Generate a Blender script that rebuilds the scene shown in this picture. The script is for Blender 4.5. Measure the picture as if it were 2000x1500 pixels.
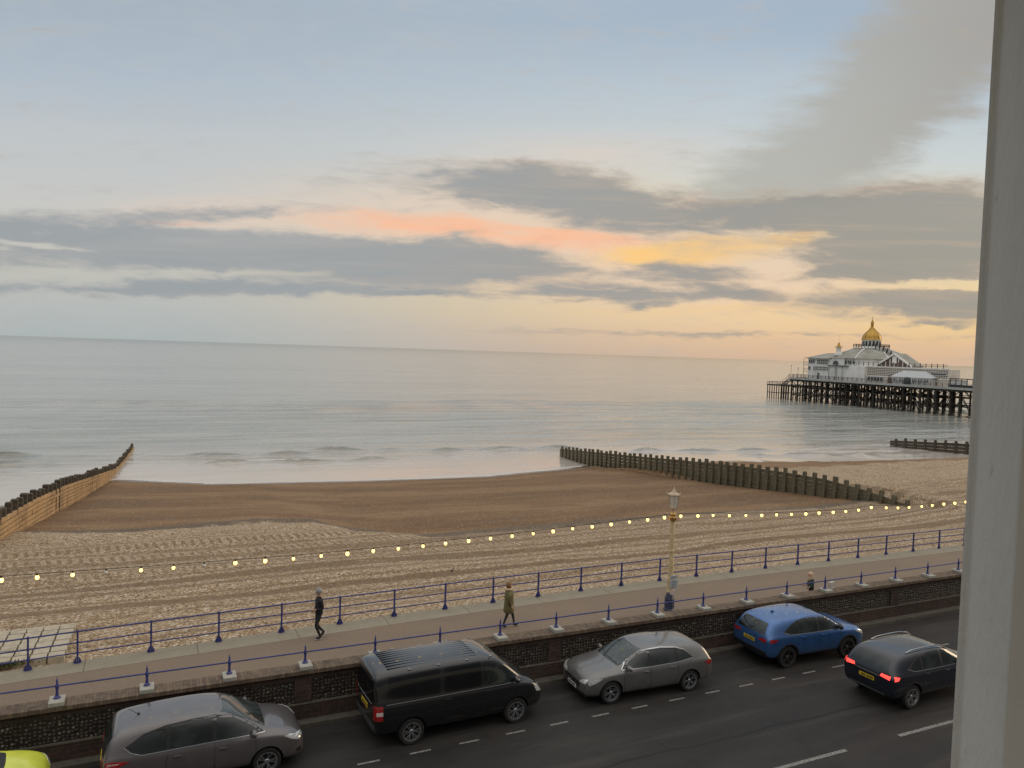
import bpy, bmesh, math, random
from mathutils import Vector, Matrix
from mathutils.bvhtree import BVHTree
R = math.radians
random.seed(7)
scene = bpy.context.scene
for o in list(bpy.data.objects): bpy.data.objects.remove(o)

# ---------------------------------------------------------------- camera
CAMZ = 10.2
cam_d = bpy.data.cameras.new("camera"); cam = bpy.data.objects.new("camera", cam_d)
scene.collection.objects.link(cam); scene.camera = cam
cam_d.sensor_width = 36; cam_d.lens = 27.0; cam_d.clip_start = 0.05; cam_d.clip_end = 60000
cam.matrix_world = Matrix.Translation((0, 0, CAMZ)) @ Matrix.Rotation(R(90 - 2.461), 4, 'X') @ Matrix.Rotation(R(1.861), 4, 'Z')
scene.view_settings.view_transform = 'Standard'; scene.view_settings.look = 'None'
scene.view_settings.exposure = 0.0; scene.view_settings.gamma = 1.0
scene.render.engine = 'CYCLES'
scene.cycles.max_bounces = 6

TH = R(25.5)
E = Vector((math.cos(TH), math.sin(TH), 0)); N = Vector((-math.sin(TH), math.cos(TH), 0))
def W(s, t, z=0.0): return E * s + N * t + Vector((0, 0, z))     # seafront coordinates: s along the road, t towards the sea

def lin(r, g, b):
    f = lambda c: c / 12.92 if c <= .04045 else ((c + .055) / 1.055) ** 2.4
    return (f(r / 255), f(g / 255), f(b / 255), 1)

# ---------------------------------------------------------------- world: dawn sky with cloud layers
world = bpy.data.worlds.new("World"); scene.world = world; world.use_nodes = True
class NT:
    def __init__(s, tree): s.t = tree; s.n = tree.nodes; s.l = tree.links
    def node(s, typ, **kw):
        n = s.n.new(typ)
        for k, v in kw.items(): setattr(n, k, v)
        return n
    def link(s, a, b): s.l.new(a, b)
    def setin(s, sock, v):
        if isinstance(v, bpy.types.NodeSocket): s.link(v, sock)
        else: sock.default_value = v
    def math(s, op, a, b=0.0, c=0.0, clamp=False):
        n = s.node('ShaderNodeMath', operation=op, use_clamp=clamp)
        s.setin(n.inputs[0], a)
        if len(n.inputs) > 1: s.setin(n.inputs[1], b)
        if op in ('MULTIPLY_ADD', 'SMOOTH_MIN', 'SMOOTH_MAX'): s.setin(n.inputs[2], c)
        return n.outputs[0]
    def ramp(s, fac, stops, interp='LINEAR'):
        n = s.node('ShaderNodeValToRGB'); s.link(fac, n.inputs[0]); cr = n.color_ramp; cr.interpolation = interp
        while len(cr.elements) < len(stops): cr.elements.new(.5)
        for e_, (p, c) in zip(cr.elements, stops):
            e_.position = p; e_.color = c if not isinstance(c, (int, float)) else (c, c, c, 1)
        return n.outputs[0]
    def mix(s, fac, a, b, typ='MIX'):
        n = s.node('ShaderNodeMix', data_type='RGBA', blend_type=typ)
        s.setin(n.inputs[0], fac); s.setin(n.inputs[6], a); s.setin(n.inputs[7], b); return n.outputs[2]
    def sstep(s, x, lo, hi):
        n = s.node('ShaderNodeMapRange', interpolation_type='SMOOTHSTEP'); s.link(x, n.inputs[0])
        n.inputs[1].default_value = lo; n.inputs[2].default_value = hi; return n.outputs[0]
    def noise(s, vec, scale, detail=4, rough=.5, dist=0.0, col=False):
        n = s.node('ShaderNodeTexNoise'); s.link(vec, n.inputs['Vector']); n.inputs['Scale'].default_value = scale
        n.inputs['Detail'].default_value = detail; n.inputs['Roughness'].default_value = rough; n.inputs['Distortion'].default_value = dist
        return n.outputs['Color' if col else 'Fac']
    def mapping(s, vec, loc=(0, 0, 0), rot=(0, 0, 0), scale=(1, 1, 1), typ='POINT'):
        n = s.node('ShaderNodeMapping', vector_type=typ); s.link(vec, n.inputs[0])
        n.inputs[1].default_value = loc; n.inputs[2].default_value = rot; n.inputs[3].default_value = scale; return n.outputs[0]

SUN_AZ = R(66); SUN_EL = R(5)          # azimuth east of the view axis
def build_sky():
    g = NT(world.node_tree); g.n.clear()
    out = g.node('ShaderNodeOutputWorld'); bg = g.node('ShaderNodeBackground'); g.link(bg.outputs[0], out.inputs[0])
    tc = g.node('ShaderNodeTexCoord'); sp = g.node('ShaderNodeSeparateXYZ'); g.link(tc.outputs['Generated'], sp.inputs[0])
    x, y, z = sp.outputs
    yy = g.math('MAXIMUM', y, .08)
    U = g.math('DIVIDE', x, yy); V = g.math('DIVIDE', z, yy)
    cb = g.node('ShaderNodeCombineXYZ'); g.link(U, cb.inputs[0]); g.link(V, cb.inputs[1])
    uv = cb.outputs[0]
    # wispy warp of the cloud shapes
    nz = g.noise(g.mapping(uv, scale=(5, 17, 1)), 1.0, 6, .55, .6, col=True)
    vm = g.node('ShaderNodeVectorMath', operation='SUBTRACT'); g.link(nz, vm.inputs[0]); vm.inputs[1].default_value = (.5, .5, .5)
    vs = g.node('ShaderNodeVectorMath', operation='MULTIPLY'); g.link(vm.outputs[0], vs.inputs[0]); vs.inputs[1].default_value = (.13, .036, 0)
    va = g.node('ShaderNodeVectorMath', operation='ADD'); g.link(uv, va.inputs[0]); g.link(vs.outputs[0], va.inputs[1])
    nz2 = g.noise(g.mapping(uv, (5, 1, 0), scale=(17, 70, 1)), 1.0, 5, .6, .4, col=True)
    vm2 = g.node('ShaderNodeVectorMath', operation='SUBTRACT'); g.link(nz2, vm2.inputs[0]); vm2.inputs[1].default_value = (.5, .5, .5)
    vs2 = g.node('ShaderNodeVectorMath', operation='MULTIPLY'); g.link(vm2.outputs[0], vs2.inputs[0]); vs2.inputs[1].default_value = (.075, .018, 0)
    va2 = g.node('ShaderNodeVectorMath', operation='ADD'); g.link(va.outputs[0], va2.inputs[0]); g.link(vs2.outputs[0], va2.inputs[1])
    wuv = va2.outputs[0]
    def blobs(tab, vec):
        tot = None
        for (u, v, ru, rv, rot, amp) in tab:
            m = g.mapping(vec, (u, v, 0), (0, 0, R(rot)), (ru, rv, 1), 'TEXTURE')
            gr = g.node('ShaderNodeTexGradient', gradient_type='SPHERICAL'); g.link(m, gr.inputs[0])
            tot = g.math('MULTIPLY_ADD', gr.outputs['Fac'], amp, tot if tot is not None else 0.0)
        return tot
    DARK = [(-0.502, 0.113, 0.492, 0.0435, 0.4, 1), (-0.204, 0.115, 0.417, 0.0379, -1.1, 1), (-0.051, 0.113, 0.199, 0.0341, -2.1, 0.9), (-0.642, 0.143, 0.312, 0.0246, 1.9, 0.75), (-0.404, 0.168, 0.227, 0.017, 2.9, 0.75), (-0.568, 0.063, 0.36, 0.0142, 1.4, 0.85), (-0.323, 0.072, 0.284, 0.0161, 0.9, 0.85), (-0.11, 0.071, 0.246, 0.0114, 1.9, 0.8), (-0.164, 0.088, 0.133, 0.0104, -1.1, 0.7), (-0.035, 0.217, 0.265, 0.0398, -3.1, 0.75), (0.091, 0.195, 0.227, 0.0473, -6.1, 0.85), (0.277, 0.188, 0.237, 0.036, 3.9, 0.75), (0.528, 0.179, 0.237, 0.0805, 1.9, 1.35), (0.455, 0.2, 0.17, 0.036, 6.9, 0.7), (0.446, 0.116, 0.142, 0.0161, 3.9, 1.0), (0.537, 0.137, 0.199, 0.0398, 1.9, 1.1), (0.501, 0.078, 0.237, 0.0284, 0.9, 1.1), (0.594, 0.079, 0.142, 0.036, 1.9, 0.7), (0.224, 0.11, 0.118, 0.0227, -0.1, 1.25), (0.271, 0.085, 0.099, 0.017, -0.1, 1.2), (0.122, 0.079, 0.123, 0.018, -1.1, 1.2), (0.156, 0.062, 0.047, 0.0066, 6.9, 0.7), (0.066, 0.064, 0.034, 0.0057, 1.9, 0.7), (0.317, 0.033, 0.587, 0.0057, 1.1, 0.62), (0.549, 0.052, 0.08, 0.0057, 2.9, 0.62), (0.349, 0.2, 0.114, 0.0237, 9.9, 0.4), (0.559, 0.104, 0.104, 0.0085, 1.9, -1.0), (-0.595, 0.117, 0.161, 0.0066, -2.1, -0.75), (0.562, 0.049, 0.151, 0.0038, 1.9, 0.3)]
    VEIL = [(0.46, 0.34, 0.398, 0.1136, 39.9, 1.0), (0.541, 0.426, 0.246, 0.1136, 46.9, 0.8), (0.347, 0.245, 0.208, 0.0568, 16.9, 0.6), (0.571, 0.246, 0.114, 0.0379, 26.9, -0.9)]
    PINK = [(-0.126, 0.16, 0.251, 0.026, -2.1, 1.0), (0.027, 0.147, 0.173, 0.026, -4.1, 0.9), (-0.443, 0.153, 0.113, 0.0069, -0.1, 0.7), (0.224, 0.196, 0.078, 0.0225, 15.9, 0.7), (0.126, 0.15, 0.113, 0.026, 1.9, 0.5), (0.075, 0.094, 0.069, 0.0069, -3.1, 0.6)]
    ORANGE = [(0.252, 0.144, 0.182, 0.0295, 5.9, 1.0), (0.16, 0.128, 0.139, 0.026, 1.9, 0.5), (0.296, 0.063, 0.364, 0.0225, 1.9, 0.45), (0.384, 0.165, 0.078, 0.0121, 9.9, 0.5)]
    BROAD = [(-0.006, 0.156, 0.537, 0.0953, -2.1, 0.9), (0.294, 0.093, 0.433, 0.104, 1.9, 0.7), (-0.437, 0.161, 0.26, 0.0347, -0.1, 0.4), (0.089, 0.257, 0.329, 0.052, 1.9, 0.45)]
    fine = g.noise(g.mapping(uv, scale=(9, 34, 1)), 1.0, 8, .66, .9)
    fine2 = g.noise(g.mapping(uv, (3, 7, 0), scale=(22, 80, 1)), 1.0, 5, .6, .5)
    strk = g.noise(g.mapping(uv, (1, 2, 0), (0, 0, R(-3)), (2.6, 46, 1)), 1.0, 6, .6, .5)
    dsum = blobs(DARK, wuv)
    dsum = g.math('MULTIPLY_ADD', fine, 1.15, dsum); dsum = g.math('MULTIPLY_ADD', fine2, .45, dsum); dsum = g.math('MULTIPLY_ADD', strk, .75, dsum)
    dens = g.sstep(dsum, 1.20, 1.98)
    veil = g.sstep(g.math('MULTIPLY_ADD', strk, .5, g.math('MULTIPLY_ADD', fine2, .5, g.math('MULTIPLY_ADD', fine, .7, blobs(VEIL, wuv)))), .75, 1.85)
    thin = g.sstep(g.math('MULTIPLY_ADD', fine, .9, g.math('MULTIPLY', fine2, .3)), .5, .9)
    # clear sky: vertical ramps for the cool left and the warm right
    vv = g.math('MULTIPLY', V, 2.0, clamp=True)
    left = g.ramp(vv, [(0, lin(172, 180, 180)), (.08, lin(182, 186, 184)), (.2, lin(196, 194, 184)), (.36, lin(199, 200, 198)), (.52, lin(192, 197, 200)), (.68, lin(175, 188, 200)), (.84, lin(168, 181, 193)), (1, lin(161, 175, 189))])
    right = g.ramp(vv, [(0, lin(214, 180, 150)), (.05, lin(226, 190, 150)), (.10, lin(238, 204, 148)), (.18, lin(236, 208, 160)), (.26, lin(230, 214, 172)), (.38, lin(222, 214, 190)), (.52, lin(205, 211, 210)), (.70, lin(186, 199, 209)), (.84, lin(166, 183, 200)), (1, lin(155, 174, 194))])
    base = g.mix(g.sstep(U, -.50, .42), left, right)
    glow = g.sstep(blobs(PINK, wuv), .12, .9)
    glow = g.math('MULTIPLY', glow, g.sstep(g.math('MULTIPLY_ADD', strk, .8, fine), .55, 1.05))
    base = g.mix(g.math('MULTIPLY', g.sstep(blobs(BROAD, uv), .0, .9), .75), base, lin(236, 208, 184))
    base = g.mix(g.math('MULTIPLY', glow, .95), base, lin(253, 190, 152))
    glow2 = g.sstep(blobs(ORANGE, wuv), .12, .9)
    base = g.mix(g.math('MULTIPLY', glow2, .9), base, lin(253, 204, 128))
    base = g.mix(g.math('MULTIPLY', thin, .13), base, lin(215, 212, 208))
    # thin dark cloud is warm grey towards the sun, cool grey away from it
    ccol = g.mix(g.sstep(U, -.3, .5), lin(153, 159, 163), lin(152, 150, 144))
    cedge = g.mix(g.sstep(U, -.35, .1), lin(186, 182, 178), lin(208, 180, 152))
    ccol2 = g.mix(g.sstep(g.math('MULTIPLY_ADD', fine2, .5, dsum), 1.5, 2.35), g.mix(.55, ccol, cedge), ccol)
    ccol2 = g.mix(g.math('MULTIPLY', g.sstep(strk, .45, .75), .42), ccol2, cedge)
    vcol = g.mix(g.sstep(U, .3, .62), lin(178, 178, 172), lin(166, 161, 153))
    base = g.mix(g.math('MULTIPLY', veil, .85), base, vcol)
    col = g.mix(g.math('MULTIPLY', dens, .90), base, ccol2)
    # overhead and landward sky
    sky = g.node('ShaderNodeTexSky', sky_type='NISHITA'); sky.sun_disc = False; sky.sun_elevation = SUN_EL; sky.sun_rotation = SUN_AZ
    nish = g.mix(1.0, sky.outputs[0], (.12, .12, .12, 1), 'MULTIPLY')
    upc = g.mix(.2, (1.50, 1.45, 1.38, 1), nish)
    elev = g.sstep(z, .34, 1.0)
    col = g.mix(elev, col, upc)
    back = g.mix(g.sstep(z, .1, .95), lin(90, 92, 96), upc)
    col = g.mix(g.sstep(y, .22, .05), col, back)
    col = g.mix(g.sstep(z, -.002, -.02), col, lin(90, 100, 100))
    g.link(col, bg.inputs[0]); bg.inputs[1].default_value = 1.0
build_sky()

sd = bpy.data.lights.new("sun", 'SUN'); sun = bpy.data.objects.new("sun", sd); scene.collection.objects.link(sun)
sd.energy = 1.25; sd.angle = R(26); sd.color = (1, .74, .46)
sdir = Vector((math.sin(SUN_AZ) * math.cos(R(9)), math.cos(SUN_AZ) * math.cos(R(9)), math.sin(R(9))))
sun.rotation_euler = (-sdir).to_track_quat('-Z', 'Y').to_euler()

# ---------------------------------------------------------------- helpers
COL = scene.collection
def tag(o, label=None, cat=None, group=None, kind=None):
    for k, v in (('label', label), ('category', cat), ('group', group), ('kind', kind)):
        if v: o[k] = v
    return o
def empty(name, loc, rz=0.0, **kw):
    o = bpy.data.objects.new(name, None); COL.objects.link(o); o.location = loc; o.rotation_euler = (0, 0, rz); return tag(o, **kw)
def copy_tree(o, parent=None):
    c = o.copy(); COL.objects.link(c); c.parent = parent
    for ch in list(o.children): copy_tree(ch, c)
    return c
class MB:
    def __init__(s): s.b = bmesh.new()
    def box(s, x0, x1, y0, y1, z0, z1, M=None):
        vs = [s.b.verts.new((x, y, z)) for x in (x0, x1) for y in (y0, y1) for z in (z0, z1)]
        fs = [(0, 1, 3, 2), (4, 6, 7, 5), (0, 4, 5, 1), (2, 3, 7, 6), (0, 2, 6, 4), (1, 5, 7, 3)]
        for f in fs: s.b.faces.new([vs[i] for i in f])
        if M is not None:
            for v in vs: v.co = M @ v.co
        return s
    def tube(s, pts, r, n=8, cap=True):
        pts = [Vector(p) for p in pts]; rs = r if isinstance(r, (list, tuple)) else [r] * len(pts)
        rings = []; up = Vector((0, 0, 1))
        for i, p in enumerate(pts):
            d = (pts[min(i + 1, len(pts) - 1)] - pts[max(i - 1, 0)]).normalized()
            a = d.cross(up) if abs(d.z) < .95 else d.cross(Vector((1, 0, 0))); a.normalize(); c = d.cross(a)
            rings.append([s.b.verts.new(p + (a * math.cos(2 * math.pi * k / n) + c * math.sin(2 * math.pi * k / n)) * rs[i]) for k in range(n)])
        for A, B in zip(rings, rings[1:]):
            for k in range(n): s.b.faces.new((A[k], A[(k + 1) % n], B[(k + 1) % n], B[k]))
        if cap:
            s.b.faces.new(rings[0][::-1]); s.b.faces.new(rings[-1])
        return s
    def lathe(s, prof, n=16, M=None, phase=0.0, cap=True):
        rings = []; new = []
        for r, z in prof:
            ring = [s.b.verts.new((max(r, 1e-4) * math.cos(2 * math.pi * k / n + phase), max(r, 1e-4) * math.sin(2 * math.pi * k / n + phase), z)) for k in range(n)]
            rings.append(ring); new += ring
        for A, B in zip(rings, rings[1:]):
            for k in range(n): s.b.faces.new((A[k], A[(k + 1) % n], B[(k + 1) % n], B[k]))
        if cap: s.b.faces.new(rings[0][::-1]); s.b.faces.new(rings[-1])
        if M is not None:
            for v in new: v.co = M @ v.co
        return s
    def prism(s, poly, y0, y1, ax='y'):
        def P(a, b, c): return (a, c, b) if ax == 'y' else ((c, a, b) if ax == 'x' else (a, b, c))
        A = [s.b.verts.new(P(a, b, y0)) for a, b in poly]; B = [s.b.verts.new(P(a, b, y1)) for a, b in poly]; n = len(poly)
        s.b.faces.new(A); s.b.faces.new(B[::-1])
        for k in range(n): s.b.faces.new((A[k], B[k], B[(k + 1) % n], A[(k + 1) % n]))
        return s
    def faces(s, verts, faces):
        vs = [s.b.verts.new(v) for v in verts]
        for f in faces: s.b.faces.new([vs[i] for i in f])
        return s
    def build(s, name, m, parent=None, smooth=False, bevel=0, recalc=True, **kw):
        if recalc: bmesh.ops.recalc_face_normals(s.b, faces=s.b.faces)
        if bevel: bmesh.ops.bevel(s.b, geom=[e for e in s.b.edges if e.calc_face_angle(0) > .6], offset=bevel, segments=2, affect='EDGES', profile=.6, clamp_overlap=True)
        me = bpy.data.meshes.new(name); s.b.to_mesh(me); s.b.free()
        if smooth:
            me.polygons.foreach_set('use_smooth', [True] * len(me.polygons))
            if smooth != 'all': me.set_sharp_from_angle(angle=R(smooth if smooth is not True else 38))
        for mm in (m if isinstance(m, (list, tuple)) else [m]): me.materials.append(mm)
        o = bpy.data.objects.new(name, me); COL.objects.link(o); o.parent = parent
        return tag(o, **kw)
def grid_mesh(name, xs, ys, zf, m, attrs=None, rz=0.0, smooth=True, **kw):
    nx, ny = len(xs), len(ys)
    verts = [(x, y, zf(x, y)) for y in ys for x in xs]
    faces = [(j * nx + i, j * nx + i + 1, (j + 1) * nx + i + 1, (j + 1) * nx + i) for j in range(ny - 1) for i in range(nx - 1)]
    me = bpy.data.meshes.new(name); me.from_pydata(verts, [], faces)
    if smooth: me.polygons.foreach_set('use_smooth', [True] * len(faces))
    for an, f in (attrs or {}).items():
        a = me.attributes.new(an, 'FLOAT', 'POINT'); a.data.foreach_set('value', [f(v[0], v[1]) for v in verts])
    me.materials.append(m); o = bpy.data.objects.new(name, me); COL.objects.link(o); o.rotation_euler = (0, 0, rz)
    return tag(o, **kw)
def interp(x, X, Y):
    if x <= X[0]: return Y[0]
    for i in range(1, len(X)):
        if x <= X[i]:
            f = (x - X[i - 1]) / (X[i] - X[i - 1]); return Y[i - 1] + (Y[i] - Y[i - 1]) * f
    return Y[-1]
def sm(a, b, x):
    x = max(0, min(1, (x - a) / (b - a))); return x * x * (3 - 2 * x)

# ---------------------------------------------------------------- materials
def newmat(name):
    m = bpy.data.materials.new(name); m.use_nodes = True; g = NT(m.node_tree); p = g.n['Principled BSDF']; return m, g, p
def bump(g, p, h, strength=.5, dist=.02):
    b = g.node('ShaderNodeBump'); g.link(h, b.inputs['Height']); b.inputs['Strength'].default_value = strength; b.inputs['Distance'].default_value = dist
    g.link(b.outputs[0], p.inputs['Normal']); return b
def mat(name, col, rough=.6, metal=0.0, var=.15, scale=6, bmp=0.0, bscale=40, spec=.5, coat=0.0, emit=None, es=1.0, vscale=(1, 1, 1), dirt=None):
    m, g, p = newmat(name); tc = g.node('ShaderNodeTexCoord').outputs['Object']
    c = tuple(col[:3]) + (1,)
    if var:
        n = g.noise(g.mapping(tc, scale=vscale), scale, 5, .6)
        f = g.ramp(n, [(.25, 1 - var), (.75, 1 + var)])
        cc = g.mix(1.0, c, f, 'MULTIPLY')
        if dirt:
            n2 = g.noise(tc, scale * .45, 6, .65)
            cc = g.mix(g.sstep(n2, .5, .75), cc, tuple(dirt[:3]) + (1,))
        g.link(cc, p.inputs['Base Color'])
    else: p.inputs['Base Color'].default_value = c
    p.inputs['Roughness'].default_value = rough; p.inputs['Metallic'].default_value = metal; p.inputs['Specular IOR Level'].default_value = spec
    p.inputs['Coat Weight'].default_value = coat; p.inputs['Coat Roughness'].default_value = .06
    if bmp: bump(g, p, g.noise(tc, bscale, 5, .6), bmp, .02)
    if emit: p.inputs['Emission Color'].default_value = tuple(emit) + (1,); p.inputs['Emission Strength'].default_value = es
    return m
def paint(name, col, metal=.35, rough=.32):
    m, g, p = newmat(name); tc = g.node('ShaderNodeTexCoord').outputs['Object']
    n = g.noise(tc, 3.0, 6, .65); fl = g.noise(tc, 400, 2, .5)
    c = g.mix(1.0, tuple(col) + (1,), g.ramp(n, [(.3, .88), (.7, 1.1)]), 'MULTIPLY')
    sp = g.node('ShaderNodeSeparateXYZ'); g.link(tc, sp.inputs[0])
    dirt = g.math('MULTIPLY', g.sstep(sp.outputs[2], .62, .15), g.sstep(g.noise(tc, 7, 6, .7), .3, .75))
    c = g.mix(g.math('MULTIPLY', dirt, .3), c, (.055, .047, .038, 1))
    g.link(c, p.inputs['Base Color']); p.inputs['Metallic'].default_value = metal
    g.link(g.math('MULTIPLY_ADD', dirt, .4, g.math('MULTIPLY_ADD', n, .12, rough - .06)), p.inputs['Roughness'])
    p.inputs['Coat Weight'].default_value = .8; p.inputs['Coat Roughness'].default_value = .07
    return m
M = {}
M['blue_iron'] = mat('blue painted iron', (.034, .042, .185), .45, var=.35, scale=9, bmp=.15, dirt=(.06, .05, .06))
M['stone_block'] = mat('white painted stone', (.36, .345, .30), .8, var=.25, scale=14, bmp=.3, dirt=(.22, .21, .17))
M['tyre'] = mat('tyre rubber', (.012, .012, .012), .85, bmp=.2)
M['black_trim'] = mat('black plastic trim', (.012, .012, .013), .55)
M['rim_silver'] = mat('alloy', (.34, .34, .35), .35, .8)
M['rim_dark'] = mat('dark alloy', (.10, .095, .09), .35, .8)
M['chrome'] = mat('chrome trim', (.50, .50, .50), .25, 1.0, var=0)
M['lamp_glass'] = mat('headlamp glass', (.55, .56, .55), .12, .3, var=.35, scale=30, coat=1)
M['red_lamp'] = mat('red lamp lens', (.30, .012, .012), .15, 0, var=.3, scale=20, coat=1)
M['clear_lens'] = mat('clear lens', (.6, .5, .48), .15, 0, var=.2, scale=20, coat=1)
M['red_lit'] = mat('lit tail lamp', (.6, .02, .02), .2, 0, var=0, emit=(1, .06, .045), es=2.2)
M['plate_yellow'] = mat('yellow number plate', (.55, .38, .02), .4, var=.1)
M['plate_white'] = mat('white number plate', (.55, .55, .52), .4, var=.1)
M['ink'] = mat('black print', (.015, .015, .015), .6, var=0)
def glass_mat(name, c, rough=.05):
    m, g, p = newmat(name); tc = g.node('ShaderNodeTexCoord').outputs['Object']
    n = g.noise(tc, 2.2, 4, .55, .4)
    g.link(g.mix(g.sstep(n, .42, .62), tuple(x * .5 for x in c) + (1,), tuple(c) + (1,)), p.inputs['Base Color'])
    p.inputs['Roughness'].default_value = rough; p.inputs['Specular IOR Level'].default_value = .65; p.inputs['IOR'].default_value = 1.5
    return m
M['car_glass'] = glass_mat('tinted car glass', (.022, .028, .027))
M['screen_glass'] = glass_mat('windscreen glass', (.05, .062, .06))
M['privacy_glass'] = glass_mat('privacy glass', (.006, .006, .007), .08)
M['concrete'] = mat('worn concrete', (.29, .26, .20), .85, var=.22, scale=2.5, bmp=.35, bscale=60, dirt=(.19, .165, .12))
M['cream_iron'] = mat('cream painted iron', (.60, .47, .27), .5, var=.2, scale=8, dirt=(.38, .28, .15))
M['gold'] = mat('gold leaf', (.52, .31, .07), .45, .6, var=.25, scale=5)
M['gilt_ring'] = mat('gilt ring', (.50, .30, .11), .4, .6, var=.25, scale=12)
M['lantern_glass'] = mat('frosted lantern glass', (.72, .66, .56), .25, 0, var=.2, scale=8)
M['lantern_frame'] = mat('weathered lantern frame', (.50, .39, .27), .55, var=.3, scale=20)
M['navy_iron'] = mat('navy painted base', (.035, .045, .085), .5, var=.25, scale=10)

# road, promenade, beach, water --------------------------------------------------
def asphalt():
    m, g, p = newmat('dark damp asphalt'); tc = g.node('ShaderNodeTexCoord').outputs['Object']
    big = g.noise(g.mapping(tc, scale=(.25, .9, 1)), 1.0, 6, .6); fine = g.noise(tc, 45, 3, .6)
    v = g.node('ShaderNodeTexVoronoi'); g.link(tc, v.inputs['Vector']); v.inputs['Scale'].default_value = 70
    c = g.mix(g.sstep(big, .3, .7), (.020, .0185, .018, 1), (.034, .031, .029, 1))
    c = g.mix(1.0, c, g.ramp(fine, [(.3, .7), (.7, 1.35)]), 'MULTIPLY')
    spk = g.sstep(v.outputs['Color'], .90, .97)
    c = g.mix(g.math('MULTIPLY', spk, .5), c, (.10, .095, .085, 1))
    st = g.noise(tc, .9, 6, .7); c = g.mix(g.math('MULTIPLY', g.sstep(st, .52, .72), .45), c, (.012, .011, .011, 1))
    c = g.mix(g.math('MULTIPLY', g.sstep(g.noise(g.mapping(tc, (9, 4, 0), scale=(.12, 1.6, 1)), 1.0, 5, .6), .52, .7), .4), c, (.06, .054, .048, 1))
    # long sealed repair joint and tyre polished lanes
    sp = g.node('ShaderNodeSeparateXYZ'); g.link(tc, sp.inputs[0])
    wv = g.math('MULTIPLY_ADD', g.noise(tc, .5, 3), .5, sp.outputs[1])
    joint = g.sstep(g.math('ABSOLUTE', g.math('SUBTRACT', wv, 15.9)), .05, .02)
    c = g.mix(g.math('MULTIPLY', joint, .6), c, (.008, .008, .008, 1))
    g.link(c, p.inputs['Base Color']); p.inputs['Specular IOR Level'].default_value = .22
    g.link(g.math('MULTIPLY_ADD', big, .35, .5), p.inputs['Roughness'])
    bump(g, p, fine, .45, .008); return m
M['asphalt'] = asphalt()
def marking():
    m, g, p = newmat('worn white road paint'); tc = g.node('ShaderNodeTexCoord').outputs['Object']
    n = g.noise(tc, 22, 5, .7)
    g.link(g.mix(g.sstep(n, .42, .62), (.24, .235, .22, 1), (.06, .058, .055, 1)), p.inputs['Base Color']); p.inputs['Roughness'].default_value = .8; return m
M['marking'] = marking()
def prom():
    m, g, p = newmat('brown promenade asphalt'); tc = g.node('ShaderNodeTexCoord').outputs['Object']
    big = g.noise(g.mapping(tc, scale=(.3, .8, 1)), 1.2, 6, .6); fine = g.noise(tc, 28, 4, .7)
    c = g.mix(big, (.155, .115, .082, 1), (.215, .160, .112, 1))
    c = g.mix(1.0, c, g.ramp(fine, [(.25, .72), (.75, 1.28)]), 'MULTIPLY')
    g.link(c, p.inputs['Base Color']); p.inputs['Roughness'].default_value = .9; bump(g, p, fine, .3, .01); return m
M['prom'] = prom()
def coping():
    m, g, p = newmat('promenade edge concrete'); tc = g.node('ShaderNodeTexCoord').outputs['Object']
    n = g.noise(tc, 2.2, 6, .65); f = g.noise(tc, 35, 3, .6)
    c = g.mix(n, (.20, .175, .125, 1), (.30, .265, .20, 1)); c = g.mix(1.0, c, g.ramp(f, [(.3, .85), (.7, 1.12)]), 'MULTIPLY')
    sp = g.node('ShaderNodeSeparateXYZ'); g.link(tc, sp.inputs[0])
    fr = g.math('FRACT', g.math('DIVIDE', sp.outputs[0], 3.05)); j = g.sstep(g.math('ABSOLUTE', g.math('SUBTRACT', fr, .5)), .006, .003)
    c = g.mix(g.math('MULTIPLY', j, .75), c, (.07, .06, .045, 1))
    g.link(c, p.inputs['Base Color']); p.inputs['Roughness'].default_value = .88; bump(g, p, f, .25, .01); return m
M['coping'] = coping()

def brick(name, c1, c2, mortar, sc, w=.5, h=.25, off=.5, ax=(R(90), 0, 0), mortar_size=.02):
    m, g, p = newmat(name); tc = g.node('ShaderNodeTexCoord').outputs['Object']
    b = g.node('ShaderNodeTexBrick'); g.link(g.mapping(tc, rot=ax), b.inputs[0]); b.inputs['Color1'].default_value = c1 + (1,); b.inputs['Color2'].default_value = c2 + (1,); b.inputs['Mortar'].default_value = mortar + (1,)
    b.inputs['Scale'].default_value = sc; b.inputs['Brick Width'].default_value = w; b.inputs['Row Height'].default_value = h; b.offset = off; b.inputs['Mortar Size'].default_value = mortar_size
    n = g.noise(tc, 9, 5, .65); n2 = g.noise(tc, 1.3, 5, .6)
    c = g.mix(1.0, b.outputs[0], g.ramp(n, [(.3, .6), (.7, 1.35)]), 'MULTIPLY'); c = g.mix(1.0, c, g.ramp(n2, [(.3, .75), (.7, 1.2)]), 'MULTIPLY')
    g.link(c, p.inputs['Base Color']); p.inputs['Roughness'].default_value = .9
    bump(g, p, g.math('SUBTRACT', n, g.math('MULTIPLY', b.outputs['Fac'], .8)), .4, .015); return m
M['dark_brick'] = brick('dark red brick', (.060, .030, .021), (.040, .024, .018), (.055, .046, .036), 2.2)
M['cap_brick'] = brick('brick on edge coping', (.165, .115, .075), (.105, .070, .048), (.085, .068, .05), 2.2, .17, 1.2, 0.0, (0, 0, 0), .015)
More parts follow.
